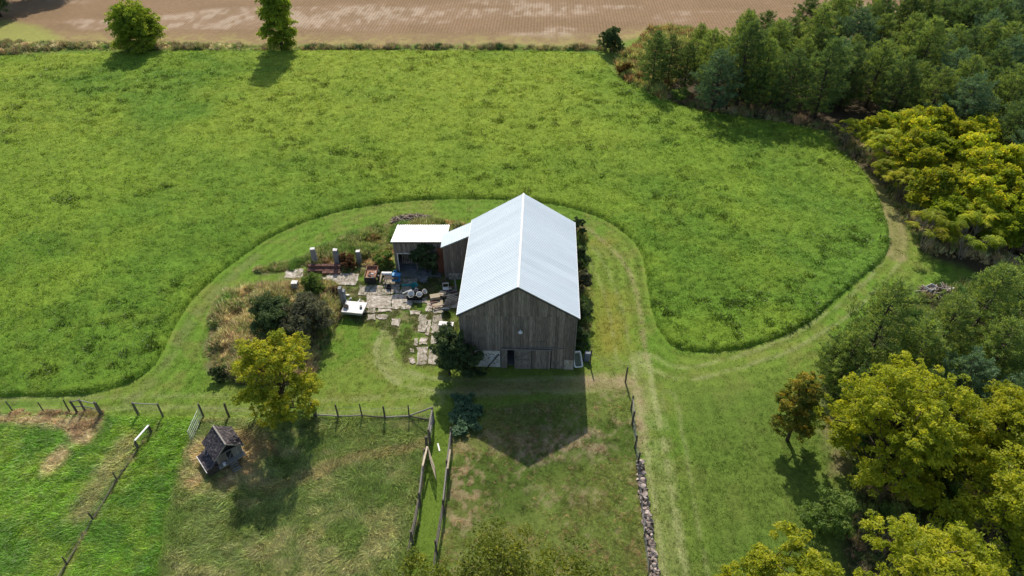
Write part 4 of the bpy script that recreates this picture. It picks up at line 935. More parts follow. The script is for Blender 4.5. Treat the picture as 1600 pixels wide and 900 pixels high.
# ribbed roof sheets
def ribbed(L_, w_, nrib, mat, th=.03, name='sheet'):
    """sheet in local x (across the ribs) and y (along them)"""
    prof = []
    for i in range(nrib):
        a = w_ * i / nrib; s_ = w_ / nrib
        prof += [(a, 0), (a + s_ * .30, 0), (a + s_ * .42, th), (a + s_ * .72, th), (a + s_ * .84, 0)]
    prof.append((w_, 0)); n = len(prof)
    v = [(x, 0, z) for x, z in prof] + [(x, L_, z) for x, z in prof]
    return MB().add(v, [(i, i + 1, i + 1 + n, i + n) for i in range(n - 1)]).mesh(name, mat)
ov = .24; slope = math.atan2(RH - EH, HWD); SLn = math.hypot(RH - EH, HWD) + .26; npan = 16; pw = (BL + 2 * ov) / npan
sheet = ribbed(SLn, pw, 4, M['roof'], .020)
for sgn in (-1, 1):
    for i in range(npan):
        y0 = -ov + i * pw
        # the sheet's x runs along the ridge, its y down the slope
        ydir = Vector((sgn * math.cos(slope), 0, -math.sin(slope))); xdir = Vector((0, 1 if sgn < 0 else -1, 0)); zdir = xdir.cross(ydir)
        org = Vector((0, y0 if sgn < 0 else y0 + pw, RH + .03 + (i % 2) * .003))
        o = part('roof_panel', sheet, barn); o.matrix_local = Matrix((( xdir.x, ydir.x, zdir.x, org.x), (xdir.y, ydir.y, zdir.y, org.y), (xdir.z, ydir.z, zdir.z, org.z), (0, 0, 0, 1)))
    a = Vector((sgn * .01, BL / 2, RH - .02)); b = a + Vector((sgn * math.cos(slope), 0, -math.sin(slope))) * (SLn - .1)
    part('roof_deck', MB().bar(a, b, BL + .36, .05).mesh('deck', M['wood_dark']), barn)
mb = MB()
for sgn in (-1, 1):
    a = Vector((0, -ov - .01, RH + .085)); d = Vector((sgn * math.cos(slope), 0, -math.sin(slope))) * .11
    mb.add([a, a + d, a + d + Vector((0, BL + 2 * ov + .02, 0)), a + Vector((0, BL + 2 * ov + .02, 0))], [(0, 1, 2, 3)])
part('ridge_cap', mb.mesh('ridge_cap', M['roof_cap']), barn)
for sgn in (-1, 1):
    x_ = sgn * (HWD + .235); z_ = EH - .235 * (RH - EH) / HWD
    part('eave_trim', MB().bar((x_, -ov, z_ + .0), (x_, BL + ov, z_ + .0), .03, .09).mesh('trim', M['roof_cap']), barn)
    a = Vector((0, -ov - .012, RH + .05)); b = Vector((x_, -ov - .012, z_ + .045)); part('rake_trim', MB().bar(a, b, .02, .07).mesh('trim', M['grey_metal']), barn)

# link shed between barn and long shed
lk = empty('link_shed', (-7.1, 56.9, 0), 'narrow lean-to shed with a blue white roof sloping up to the barn', 'shed', rz=0)
LZ0, LZ1, LW, LD = 4.25, 5.75, 3.05, 2.1
lz = lambda x: LZ0 + (LZ1 - LZ0) * x / LW - .05
for i in range(12):
    a = LW * i / 12; board(lk, a, a + LW / 12 - .01, .75 if i > 1 else .1, lz, -.03 - random.uniform(0, .01), mat=M['wood'])
for i in range(8): board(lk, LD * i / 8, LD * (i + 1) / 8 - .01, .02, lambda q: LZ0 - .06, -.0, .03, 'y', M['wood'])
for i in range(12): board(lk, LW * i / 12, LW * (i + 1) / 12 - .01, .02, lz, LD)
part('foundation_wall', MB().box((1.72, .0, .36), (2.65, .18, .72)).mesh('f', M['concrete']), lk)
o = ribbed(LD + .3, LW + .25, 13, M['roof_link'], .025); vv = [(v.co.x, v.co.y, v.co.z) for v in o.vertices]
for v in o.vertices: v.co = (v.co.x - .2, v.co.y - .15, v.co.z + LZ0 + (LZ1 - LZ0) * (v.co.x - .2) / LW + .02)
part('roof_panel', o, lk)
part('roof_deck', MB().add([(-.18, -.12, lz(-.18)), (LW, -.12, lz(LW)), (LW, LD + .12, lz(LW)), (-.18, LD + .12, lz(-.18))], [(0, 1, 2, 3)]).mesh('deck', M['wood_dark']), lk)
part('fascia_board', MB().bar((-.2, -.16, LZ0 - .10), (LW, -.16, LZ1 - .06), .03, .12).mesh('fascia', M['grey_metal']), lk)
part('board_door', MB().box((-.42, .72, 1.9), (.62, .05, 3.3)).mesh('door', M['wood_red']), lk, label='narrow reddish boarded gap between the sheds')

# long shed
ls = empty('long_shed', (-12.45, 58.2, 0), 'low long wooden shed with a bright white roof behind the yard', 'shed')
SWd, SD = 5.5, 4.3; ZF, ZB = 3.95, 3.0
nsb = 22
for i in range(nsb):
    a = SWd * i / nsb; m = a + .12
    z0 = 2.35 if .35 < m < 4.3 else .03
    board(ls, a, a + SWd / nsb - .01, z0, lambda q: ZF - .07, 0)
    board(ls, a, a + SWd / nsb - .01, .02, lambda q: ZB - .07, SD)
for xx_ in (0, SWd - .03):
    for i in range(16): board(ls, .04 + (SD - .05) * i / 16, .04 + (SD - .05) * (i + 1) / 16 - .01, .02, lambda q: ZF + (ZB - ZF) * q / SD - .07, xx_, .03, 'y')
for xx_ in (.35, 2.3, 4.3): part('door_post', MB().box((xx_, -.03, 1.19), (.10, .10, 2.36)).mesh('p', M['wood_grey'] if xx_ > 1 else M['white']), ls)
part('door_header', MB().box((1.3, -.04, 2.42), (2.0, .07, .10)).mesh('h', M['dirty_white']), ls)
part('door_header', MB().box((3.35, -.03, 2.40), (1.9, .05, .10)).mesh('h', M['wood_dark']), ls)
part('shed_floor', MB().box((SWd / 2, SD / 2, .04), (SWd - .2, SD - .2, .06)).mesh('f', M['concrete_grey']), ls)
sheet2 = ribbed(SD + .6, .72, 3, M['roof_white'], .02); ang = math.atan2(ZB - ZF, SD)
for i in range(8):
    o = part('roof_panel', sheet2, ls); o.location = (-.15 + i * .72, -.28, ZF + .06 - .28 * math.tan(ang)* 1 + (i % 2) * .003); o.rotation_euler = (ang, 0, 0)
part('roof_deck', MB().bar((SWd / 2 , -.2, ZF + .0), (SWd / 2, SD + .2, ZB - .0), SWd + .2, .04).mesh('deck', M['wood_dark']), ls)
part('fascia_board', MB().box((SWd / 2, -.26, ZF + .0), (SWd + .3, .03, .12)).mesh('fascia', M['wood_dark']), ls)

# ------------------------------------------------------------ chicken coop
cp = empty('chicken_coop', (-22.15, 33.3, 0), 'small dark shingled coop on stilts with steps, in the rough paddock', 'coop', rz=R(41))
# local: front faces -y, ridge along y, body 1.9 wide and 2.0 deep; x right
CW, CL, CF, CE, CR = 1.0, 2.0, .6, 1.65, 2.55
def cz(x): return CE + (CR - CE) * (1 - abs(x) / CW)
for i in range(8):
    for yy_, z0, zt in ((0, CF, None), (CL, CF, 1)):
        a = -CW + .25 * i
        if yy_ == 0:
            if 2 < i < 5: continue
            board(cp, a, a + .235, CF, lambda q: CE - .05, 0, .03, mat=M['wood_grey'] if i > 4 else M['wood'])
        else: board(cp, a, a + .235, CF, lambda q: cz(q) - .04, CL)
for xx_ in (-CW, CW - .03):
    for i in range(8): board(cp, .04 + .243 * i, .04 + .243 * i + .23, CF, lambda q: CE - .06, xx_, .03, 'y')
part('floor', MB().box((0, CL / 2 - .15, CF - .05), (2.15, CL + .45, .08)).mesh('floor', M['wood_grey']), cp)
for sx in (-.85, .85):
    for yy_ in (.1, CL - .1): part('stilt', MB().box((sx, yy_, CF / 2 - .05), (.12, .12, CF)).mesh('s', M['wood_dark']), cp)
part('beam', MB().box((0, -.05, CE), (2.1, .06, .08)).mesh('beam', M['wood_grey']), cp)
part('door_frame', MB().bar((-.25, -.04, CF), (-.25, -.04, CE), .05).bar((.25, -.04, CF), (.25, -.04, CE), .05).bar((-.2, -.06, CF + .1), (.22, -.08, CE - .25), .03).mesh('f', M['wood_grey']), cp)
stp = part('steps', MB().bar((-.33, -.25, CF - .03), (-.33, -1.05, .03), .04, .14).bar((.33, -.25, CF - .03), (.33, -1.05, .03), .04, .14).mesh('stringers', M['wood_dark']), cp)
for i in range(5): part('step', MB().box((0, -.32 - .165 * i, CF - .03 - .098 * i), (.64, .11, .03)).mesh('st', M['wood_grey']), stp)
def shingles(parent, corners, nu, nv, name='shingles'):
    """courses of shingles over a slope: corners = eave a, eave b, ridge b, ridge a"""
    a, b, c, d = [Vector(q) for q in corners]; n = (b - a).cross(d - a).normalized(); mb = MB()
    for j in range(nv):
        for i in range(nu):
            if random.random() < .05: continue
            u0, u1 = (i + .04 + (j % 2) * .5) / nu, (i + .96 + (j % 2) * .5) / nu; u1 = min(u1, 1.01)
            if u0 > .98: continue
            v0, v1 = j / nv, min((j + 1.5) / nv, 1)
            P = lambda u, v: a.lerp(b, u).lerp(d.lerp(c, u), v)
            k = random.uniform(.02, .05); l = random.uniform(-.01, .012)
            mb.add([P(u0, v0) + n * k, P(u1, v0) + n * (k + l), P(u1, v1) + n * .01, P(u0, v1) + n * .01, P(u0, v0), P(u1, v0)], [(0, 1, 2, 3), (4, 5, 1, 0)])
    o = part(name, mb.mesh(name, M['shingle']), parent, kind='stuff'); return o
zE = CE - .14
for sx in (-1, 1):
    e0, e1 = (sx * (CW + .2), -.25, zE), (sx * (CW + .2), CL + .2, zE); r0, r1 = (0, -.25, CR + .03), (0, CL + .2, CR + .03)
    dk_ = part('roof_deck', MB().add([e0, e1, r1, r0] if sx > 0 else [e1, e0, r0, r1], [(0, 1, 2, 3)]).mesh('deck', M['wood_dark']), cp)
    shingles(cp, (e0, e1, r1, r0) if sx > 0 else (e1, e0, r0, r1), 11, 9)
    part('rake_board', MB().bar((sx * (CW + .2), -.27, zE), (0, -.27, CR + .03), .03, .09).mesh('rk', M['wood_grey']), cp)
part('ridge_board', MB().bar((0, -.26, CR + .075), (0, CL + .2, CR + .075), .12, .03).mesh('rb', M['wood_grey']), cp)
e = [(-CW - .95, -.1, .62), (-CW - .95, CL - .1, .62), (-CW - .02, CL - .1, 1.12), (-CW - .02, -.1, 1.12)]
part('lean_to_roof', MB().add([e[1], e[0], e[3], e[2]], [(0, 1, 2, 3)]).mesh('deck', M['slate']), cp); shingles(cp, (e[1], e[0], e[3], e[2]), 10, 5)
part('eave_board', MB().bar((-CW - .98, -.12, .62), (-CW - .98, CL - .05, .62), .05, .10).mesh('eb', M['dirty_white']), cp)
part('lean_to_wall', MB().box((-CW - .86, CL / 2 - .1, .34), (.04, CL - .2, .56)).box((-CW - .5, -.06, .45), (.8, .04, .75)).mesh('lw', M['wood_dark']), cp)
part('bucket', MB().lathe([(.10, 0), (.13, .28), (.12, .28)], (-.62, -.30, CF)).mesh('b', M['white'], True), cp)

# ------------------------------------------------------------ fences and gates
def post_mesh(h, r): 
    return MB().tube([(0, 0, -.1), (random.uniform(-.02, .02), random.uniform(-.02, .02), h * .5), (random.uniform(-.04, .04), random.uniform(-.04, .04), h)], [r, r * .95, r * .85], 7).mesh('post', M['post'])
def fence(label, posts, h=1.4, r=.06, wires=(.35, .7, 1.05, 1.35), rails=(), rail_r=.05, extra=None, name='fence'):
    """posts: picture spots of post feet, or None entries for plain corners"""
    P_ = [G(*p) for p in posts]; o = empty(name, (P_[0][0], P_[0][1], 0), label, 'fence')
    ox, oy = P_[0]; Q = [(a - ox, b - oy) for a, b in P_]
    for a, b in Q: part('post', post_mesh(h * random.uniform(.92, 1.08), r * random.uniform(.85, 1.15)), o, loc=(a, b, 0))
    if wires:
        mb = MB()
        for z in wires:
            for i in range(len(Q) - 1): mb.tube([(*Q[i], z), ((Q[i][0] + Q[i + 1][0]) / 2, (Q[i][1] + Q[i + 1][1]) / 2, z - .03), (*Q[i + 1], z)], .006, 3, False)
        part('wire', mb.mesh('wire', M['grey_metal']), o)
    for (i, z0, z1, mt) in rails:
        a, b = Q[i], Q[i + 1]; part('rail', MB().tube([(*a, z0), ((a[0] + b[0]) / 2, (a[1] + b[1]) / 2, (z0 + z1) / 2 + random.uniform(-.04, .04)), (*b, z1)], rail_r, 6).mesh('rail', M[mt]), o)
    return o
fence('wire fence with thin leaning posts at the far left, above the pale straw', [(-60, 643), (-22, 643), (20, 643), (70, 645), (109, 643)])
fence('short railed fence beside the straw patch, ending in a thick post', [(121, 645), (134, 643), (158, 649)], 1.6, .09, (.4, .8), [(0, 1.45, 1.45, 'wood_grey'), (1, 1.45, 1.5, 'wood_grey'), (0, .75, .7, 'wood_grey'), (1, .7, .75, 'wood_grey')])
part('post', post_mesh(1.6, .13), bpy.data.objects['fence.001'], loc=(G(158, 649)[0] - G(121, 645)[0] + .1, G(158, 649)[1] - G(121, 645)[1], 0), label='thick dark end post')
fence('braced fence bay with two thick posts where the diagonal fence begins', [(217, 649), (255, 651)], 1.6, .10, (.4, .8, 1.2), [(0, 1.55, 1.55, 'wood_grey')])
fence('low diagonal rail fence running down to the lower left corner', [(236, 678), (216, 703), (183, 750), (146, 812), (105, 882), (70, 940)], 1.0, .06, (.3, .6),
      [(1, .12, .12, 'post'), (2, .12, .12, 'post'), (3, .12, .12, 'post'), (4, .12, .12, 'post')], .045)
b0, b1 = G(238, 676), G(217, 700)
o = empty('white_rail', (b0[0], b0[1], 0), 'white painted rail on the diagonal fence at its upper end', 'rail')
part('board', MB().bar((0, 0, .95), (b1[0] - b0[0], b1[1] - b0[1], .95), .16, .05).mesh('board', M['white']), o)
part('post', MB().bar((0, 0, -.05), (0, 0, .93), .09).mesh('p', M['post']), o); part('post', MB().bar((b1[0] - b0[0], b1[1] - b0[1], -.05), (b1[0] - b0[0], b1[1] - b0[1], .93), .09).mesh('p', M['post']), o)
fence('wire fence with posts above the coop, passing behind the golden tree', [(318, 651), (358, 651), (400, 651), (445, 651), (492, 651)], 1.7, .09)
fence('post and log fence from the golden tree to the lane', [(495, 651), (529, 653), (566, 652), (602, 655), (640, 653), (678, 660)], 1.65, .075, (.5, .9, 1.3),
      [(0, .25, .25, 'wood_grey'), (1, .25, .25, 'wood_grey'), (2, .25, .25, 'post'), (3, .25, .25, 'wood_grey'), (4, .3, 1.9, 'wood_grey'), (4, .25, .25, 'post')], .07)
# pipe gate standing open near the coop
def gate(name, label, a, b, h, n, mat, slat=False, z0=.15, w_=.05):
    A, B = G(*a), G(*b); o = empty(name, (A[0], A[1], 0), label, 'gate'); d = (B[0] - A[0], B[1] - A[1])
    for t in (0, 1): part('upright', MB().bar((d[0] * t, d[1] * t, .05), (d[0] * t, d[1] * t, h), w_).mesh('u', M[mat]), o)
    for i in range(n):
        z = z0 + (h - z0) * i / (n - 1); part('slat' if slat else 'bar', MB().bar((0, 0, z), (d[0], d[1], z), w_ * .5, .12 if slat else .035).mesh('s', M[mat]), o)
    if slat: part('brace', MB().bar((0, 0, z0), (d[0], d[1], h), .03, .10).mesh('s', M[mat]), o)
    return o
gate('pipe_gate', 'thin pale pipe gate standing open above the coop', (317, 652), (300, 690), 1.25, 5, 'pipe')
# lane fences
fence('left lane fence from the log fence corner down to the slatted gate', [(678, 660), (672, 694), (668, 705)], 1.9, .12, (.4, .8, 1.2), [(0, 1.75, 1.75, 'wood_grey'), (0, .9, .9, 'wood_grey')], .08)
fence('left lane fence below the slatted gate, weathered rails', [(665, 722), (657, 790), (645, 850), (632, 920)], 1.6, .09, (.4, .8), [(0, 1.35, 1.35, 'wood_grey'), (1, 1.3, 1.3, 'post'), (2, 1.3, 1.3, 'post'), (0, .7, .7, 'post'), (1, .7, .7, 'post')], .06)
fence('right lane fence from the leafy plant patch down to the olive trees', [(706, 690), (700, 740), (694, 800), (683, 865), (676, 930)], 1.7, .09, (.4, .8), [(0, 1.5, 1.5, 'wood_grey'), (1, 1.4, 1.4, 'wood_grey'), (2, 1.3, 1.3, 'post'), (0, .8, .8, 'post'), (1, .8, .8, 'post'), (2, .7, .7, 'post'), (3, 1.2, 1.2, 'post')], .06)
gate('slatted_gate', 'slatted wooden gate swung open into the lane', (671, 718), (682, 752), 1.6, 6, 'wood_pale', True)
def bar_thing(name, label, cat, a, b, za, zb, w_, t, mat):
    A, B = G(*a), G(*b); o = empty(name, (A[0], A[1], 0), label, cat)
    part('board', MB().bar((0, 0, za), (B[0] - A[0], B[1] - A[1], zb), w_, t).mesh('b', M[mat]), o); return o
bar_thing('gate_rail', 'pale top rail over the left lane fence beside the slatted gate', 'rail', (670, 718), (663, 748), 1.65, 1.65, .14, .06, 'wood_pale')
bar_thing('gate_rail', 'pale top rail on the right lane fence, opposite the slatted gate', 'rail', (705, 722), (701, 752), 1.6, 1.6, .13, .06, 'wood_pale')
bar_thing('loose_board', 'short white board lying on the lane grass', 'board', (684, 693), (687, 705), .03, .03, .12, .03, 'white')
# right paddock fence
fence('tall lone post with a drooping wire running back to the barn', [(977, 597), (922, 570)], 1.9, .08, (1.2, 1.6))
fence('wire fence with tall posts above the stone wall', [(986, 640), (988, 662), (992, 700), (996, 728)], 1.7, .09, (.4, .8, 1.2), [(0, 1.5, 1.4, 'wood_grey')], .05)
fence('thin wire fence leaning against the stone wall', [(997, 742), (1001, 790), (1006, 840), (1012, 900), (1016, 940)], 1.2, .04, (.3, .6, .9))

# dry stone wall
def rock(seed):
    r = random.Random(seed); import bmesh
    bm = bmesh.new()
    for _ in range(13):
        a = Vector((r.gauss(0, 1), r.gauss(0, 1), r.gauss(0, 1))).normalized(); bm.verts.new((a.x * .5, a.y * .42, a.z * .33))
    bmesh.ops.convex_hull(bm, input=bm.verts); me = bpy.data.meshes.new('stone'); bm.to_mesh(me); bm.free(); me.materials.append(M['stone']); return me
ROCK = [rock(i) for i in range(7)]
A, B = G(999, 727), G(1028, 940); wall = empty('stone_wall', (A[0], A[1], 0), 'dry stone wall of loose field stones beside the mown drive', 'wall')
d = Vector((B[0] - A[0], B[1] - A[1], 0)); Lw = d.length; d.normalize(); nrm = Vector((-d.y, d.x, 0)); cnt = 0; yy_ = 0
while yy_ < Lw and cnt < 290:
    for lay in range(3):
        for sx in ((-.20, .0, .20) if lay == 0 else ((-.14, .13) if lay == 1 else (random.uniform(-.08, .08),))):
            p = d * (yy_ + random.uniform(-.1, .1)) + nrm * (sx + random.uniform(-.07, .07)); s = random.uniform(.24, .52) if lay < 2 else random.uniform(.26, .62)
            part('stone', random.choice(ROCK), wall, loc=(p.x, p.y, .12 + lay * .22 + random.uniform(-.03, .04)), rot=(random.uniform(-.3, .3), random.uniform(-.3, .3), random.uniform(0, 6.3)), scale=(s, s, s * .85)); cnt += 1
    yy_ += .27

# ------------------------------------------------------------ the yard: slabs, pillars, junk
pav = empty('concrete_yard', (0, 0, 0), None, None, kind='structure')
def slab(px, top=.07, mat='concrete', lift=0):
    pts = [G(*q) for q in px]; out = []
    for i in range(len(pts)):                       # broken, uneven edges
        a, b = Vector(pts[i]), Vector(pts[(i + 1) % len(pts)]); n = max(2, int((b - a).length / .35))
        for k in range(n):
            t = k / n; q = a.lerp(b, t); out.append((q.x + random.uniform(-.12, .12), q.y + random.uniform(-.13, .13)))
    area = sum(out[i][0] * out[(i + 1) % len(out)][1] - out[(i + 1) % len(out)][0] * out[i][1] for i in range(len(out)))
    if area < 0: out.reverse()
    tl = random.uniform(-.012, .012)
    part('slab', MB().prism(out, -.05, top + random.uniform(-.015, .015) + lift).mesh('slab', M[mat]), pav)
rect = lambda x0, y0, x1, y1, sk=0: [(x0, y0), (x1, y0), (x1 + sk, y1), (x0 + sk, y1)]
for s_ in (rect(448, 421, 476, 434, -4), rect(512, 428, 562, 446, -6), rect(496, 434, 512, 446, -3), rect(563, 446, 600, 461, -3), rect(572, 462, 612, 482, 0), rect(614, 461, 645, 483, -2), rect(590, 452, 614, 460),
           rect(574, 480, 588, 489), rect(590, 483, 612, 487), rect(574, 492, 586, 500), rect(588, 492, 606, 499), rect(612, 498, 624, 510), rect(646, 465, 668, 474), rect(626, 474, 640, 484),
           rect(600, 434, 625, 458, 0), rect(626, 436, 652, 458, 0), rect(656, 492, 667, 518, -2), rect(666, 470, 676, 486), rect(678, 481, 694, 490), rect(677, 492, 692, 520, -3), rect(668, 500, 674, 524, -3),
           rect(648, 530, 654, 540), rect(656, 529, 668, 538), rect(652, 543, 668, 569, -2), rect(670, 541, 684, 569, -1), rect(686, 540, 700, 566), rect(641, 546, 648, 552), rect(640, 560, 648, 568), rect(674, 524, 686, 537), rect(560, 470, 570, 478), rect(640, 486, 656, 492), rect(694, 468, 716, 482)):
    slab(s_, mat='concrete')
slab(rect(628, 424, 690, 434), mat='concrete_grey')

YARD = GP([(440, 416), (560, 420), (700, 430), (722, 480), (705, 572), (636, 572), (606, 515), (556, 505), (500, 450)])
x = rng.uniform(YARD[:, 0].min(), YARD[:, 0].max(), 26000); y = rng.uniform(YARD[:, 1].min(), YARD[:, 1].max(), 26000)
k = (poly_sd(YARD, x, y) > 0) & (np.maximum(fbm(x / .9, y / .9, 201, 3), 1 - 1.55 * np.abs(fbm(x / 1.5, y / 1.5, 203, 3) - .5) * 4) > .55); x, y = x[k], y[k]
c = np.where(rng.uniform(size=(len(x), 1)) < .3, np.array([[.26, .21, .11]]), np.array([[.12, .17, .035]]))
scatter('yard_grass', x, y, np.full(len(x), .03), rng.uniform(.5, 1.5, len(x)), rots(len(x), .2), vary(c * 1.4, .25), PR_low)

def pillar(px, h, w_, label, tilt=0):
    o = empty('concrete_pillar', (*G(*px), 0), label, 'pillar', 'old concrete pillars in the yard' if False else None, random.uniform(-.2, .2))
    a, b = w_ / 2, w_ * .38
    vs = [(x * k, y * k * .9, z) for z, k in ((-.1, a), (h * .6, (a + b) / 2), (h, b)) for x, y in ((-1, -1), (1, -1), (1, 1), (-1, 1))]
    fs = [(3, 2, 1, 0), (8, 9, 10, 11)] + [(i * 4 + k, i * 4 + (k + 1) % 4, i * 4 + 4 + (k + 1) % 4, i * 4 + 4 + k) for i in range(2) for k in range(4)]
    s_ = part('shaft', MB().add(vs, fs).mesh('shaft', M['concrete_grey']), o); part('cap', MB().box((0, 0, h + .035), (w_ * .8, w_ * .72, .07), jit=.02).mesh('cap', M['dirty_white']), o)
    o.rotation_euler[1] = tilt; return o
pillar((493, 411), 1.9, .62, 'grey concrete pillar with a pale top, leftmost of three in the weeds')
pillar((528, 414), 2.0, .58, 'grey concrete pillar, middle one of three behind the reddish blocks')
pillar((562, 410), 1.5, .55, 'short grey concrete pillar, rightmost of three near the rusty cart')
pillar((464, 458), 1.4, .75, 'squat broken concrete pillar behind the dark bush')
o = empty('leaning_slab_pillar', (*G(538, 477), 0), 'tall thin dark grey pillar beside the white trailer', 'pillar')
part('shaft', MB().box((-.1, 0, 1.15), (.30, .5, 2.3), (0, -.04, 0), .03).mesh('s', M['concrete_grey']), o); part('shaft', MB().box((.17, .05, .95), (.18, .45, 1.9), (0, .03, 0), .02).mesh('s', M['slate']), o)

# reddish block stack
c0 = G(483, 428); bk = empty('block_stack', (c0[0], c0[1], 0), 'low stack of reddish brown hollow blocks in rows on the yard slab', 'blocks')
bmesh_ = MB().box((0, .09, .14), (.36, .05, .26)).box((0, -.09, .14), (.36, .05, .26)).box((-.155, 0, .14), (.05, .13, .26)).box((.155, 0, .14), (.05, .13, .26)).box((0, 0, .14), (.04, .13, .26)).mesh('block', M['brick'])
for i in range(9):
    for j in range(3):
        if j == 0 and i < 4: continue
        part('block', bmesh_, bk, loc=(i * .385 + (.12 if j == 0 else 0) + random.uniform(-.02, .02), j * .42, random.uniform(0, .02)), rot=(0, 0, random.uniform(-.05, .05)), scale=(1, 1.35, 1))
        if j == 2: part('block', bmesh_, bk, loc=(i * .385 + random.uniform(-.02, .02), j * .42 + .05, .28), rot=(0, 0, random.uniform(-.06, .06)), scale=(1, 1.35, 1))

# rusty tipping cart
o = empty('rusty_cart', (*G(580, 446), 0), 'open rusty box cart with rubble in it and dark front panel', 'cart')
w_, l_ = 1.15, 1.9
part('bed', MB().box((0, l_ / 2, .82), (w_, l_, .05)).mesh('bed', M['rust']), o)
for a in (((-w_ / 2, l_ / 2, .98), (.04, l_, .36)), ((w_ / 2, l_ / 2, .98), (.04, l_, .36)), ((0, l_, .98), (w_, .04, .36))): part('side_panel', MB().box(*a).mesh('sd', M['rust']), o)
part('front_panel', MB().box((0, -.03, .68), (w_ + .05, .05, .80)).mesh('fp', M['black']), o)
for sx in (-1, 1):
    wh_ = part('wheel', MB().tube([(sx * (w_ / 2 + .06), .9, .32), (sx * (w_ / 2 + .22), .9, .32)], .32, 14).mesh('wh', M['black']), o); part('hub', MB().tube([(sx * (w_ / 2 + .05), .9, .32), (sx * (w_ / 2 + .235), .9, .32)], .13, 10).mesh('hb', M['rust']), wh_)
for i in range(12): part('rubble', random.choice(ROCK), o, loc=(random.uniform(-.4, .4), random.uniform(.2, 1.6), .90), scale=(.3, .3, .25), rot=(0, 0, random.uniform(0, 6)))
for o_ in list(o.children):
    if o_.name.startswith('rubble') and random.random() < .5:
        o_.data = o_.data.copy(); o_.data.materials.clear(); o_.data.materials.append(random.choice([M['rust'], M['brick'], M['white']]))

# white flat trailer
T0 = G(551, 499); o = empty('flat_trailer', (T0[0], T0[1], 0), 'white flat bed trailer with junk on its deck, by the brown bush', 'trailer', rz=R(-8))
part('deck', MB().box((0, .95, .72), (2.15, 1.75, .09)).mesh('dk', M['white']), o)
part('frame', MB().box((0, .12, .60), (2.0, .10, .16)).box((0, 1.75, .60), (2.0, .10, .14)).box((-.9, .95, .60), (.08, 1.7, .14)).box((.9, .95, .60), (.08, 1.7, .14)).mesh('fr', M['grey_metal']), o)
for a in ((0, .06, .80, 2.15, .04, .10), (-1.06, .95, .80, .04, 1.7, .10), (1.06, .95, .80, .04, 1.7, .10)): part('edge_rail', MB().box(a[:3], a[3:]).mesh('er', M['dirty_white']), o)
for sx in (-1, 1):
    wh_ = part('wheel', MB().tube([(sx * .80, .95, .30), (sx * .98, .95, .30)], .30, 14).mesh('wh', M['black']), o); part('hub', MB().tube([(sx * .79, .95, .30), (sx * .99, .95, .30)], .12, 10).mesh('hb', M['white']), wh_)
part('drawbar', MB().bar((0, 1.8, .55), (0, 2.6, .45), .09).mesh('db', M['grey_metal']), o)
o2 = empty('junk_bundle', (T0[0] - .72, T0[1] + .85, .77), 'dark brown bundle of scrap on the left of the white trailer deck', 'scrap')
mb = MB(); [mb.box((random.uniform(-.15, .15), random.uniform(-.18, .18), random.uniform(.05, .3)), (.28, .2, .12), (random.uniform(-.5, .5), random.uniform(-.5, .5), random.uniform(0, 3))) for _ in range(8)]; part('scrap', mb.mesh('scrap', M['wood_dark']), o2)
o2 = empty('black_block', (T0[0] + .78, T0[1] + .9, .77), 'small black block at the right edge of the white trailer deck', 'block')
part('block', MB().box((0, 0, .09), (.22, .30, .18), (0, 0, .3), .02).mesh('b', M['black']), o2)

# table with blue tarp and white sheet
o = empty('tarp_table', (*G(612, 446), 0), 'junk table draped with a bright blue tarp, in front of the shed opening', 'table')
part('tabletop', MB().box((0, .45, .78), (1.5, .8, .05)).mesh('tt', M['wood_dark']), o)
for sx in (-.68, .68):
    for sy in (.1, .8): part('leg', MB().box((sx, sy, .38), (.06, .06, .76)).mesh('lg', M['wood_dark']), o)
def cloth(name, parent, x0, x1, y0, y1, z, mat, seed, drop=.35, n=12):
    r = np.random.default_rng(seed); u, v_ = np.meshgrid(np.linspace(0, 1, n), np.linspace(0, 1, n)); X = x0 + (x1 - x0) * u; Y = y0 + (y1 - y0) * v_
    Z = z + .10 * fbm(X * 3 + seed, Y * 3, seed) - drop * np.clip(.3 - v_, 0, 1) / .3 * 1.0
    Y = Y + .10 * (v_ < .3) ; ii = np.arange(n * n).reshape(n, n)
    return part(name, np_mesh(name, np.stack([X, Y, Z], -1).reshape(-1, 3), np.stack([ii[:-1, :-1], ii[:-1, 1:], ii[1:, 1:], ii[1:, :-1]], -1).reshape(-1, 4), M[mat], smooth=True), parent)
cl = bpy.data.objects.new('x', None); bpy.data.objects.remove(cl)
q = G(615, 444); o2 = empty('blue_tarp', (q[0], q[1], 0), 'crumpled bright blue tarp hanging over the junk table', 'tarp'); cloth('sheet', o2, -.15, .75, -.1, .85, .84, 'blue', 3, .55)
q = G(604, 440); o2 = empty('white_sheet', (q[0], q[1], 0), 'white panel lying on the left side of the junk table', 'panel'); cloth('sheet', o2, -.45, .6, .0, .5, .88, 'white', 4, .1)
bar_thing('pale_plank', 'pale yellow plank leaning up between the rusty cart and the blue tarp', 'plank', (593, 442), (598, 430), .05, .45, .18, .05, 'wood_pale')
bar_thing('grey_plank', 'thin dark stake standing below the blue tarp', 'stake', (611, 456), (611, 453), .0, 1.0, .07, .05, 'wood_dark')
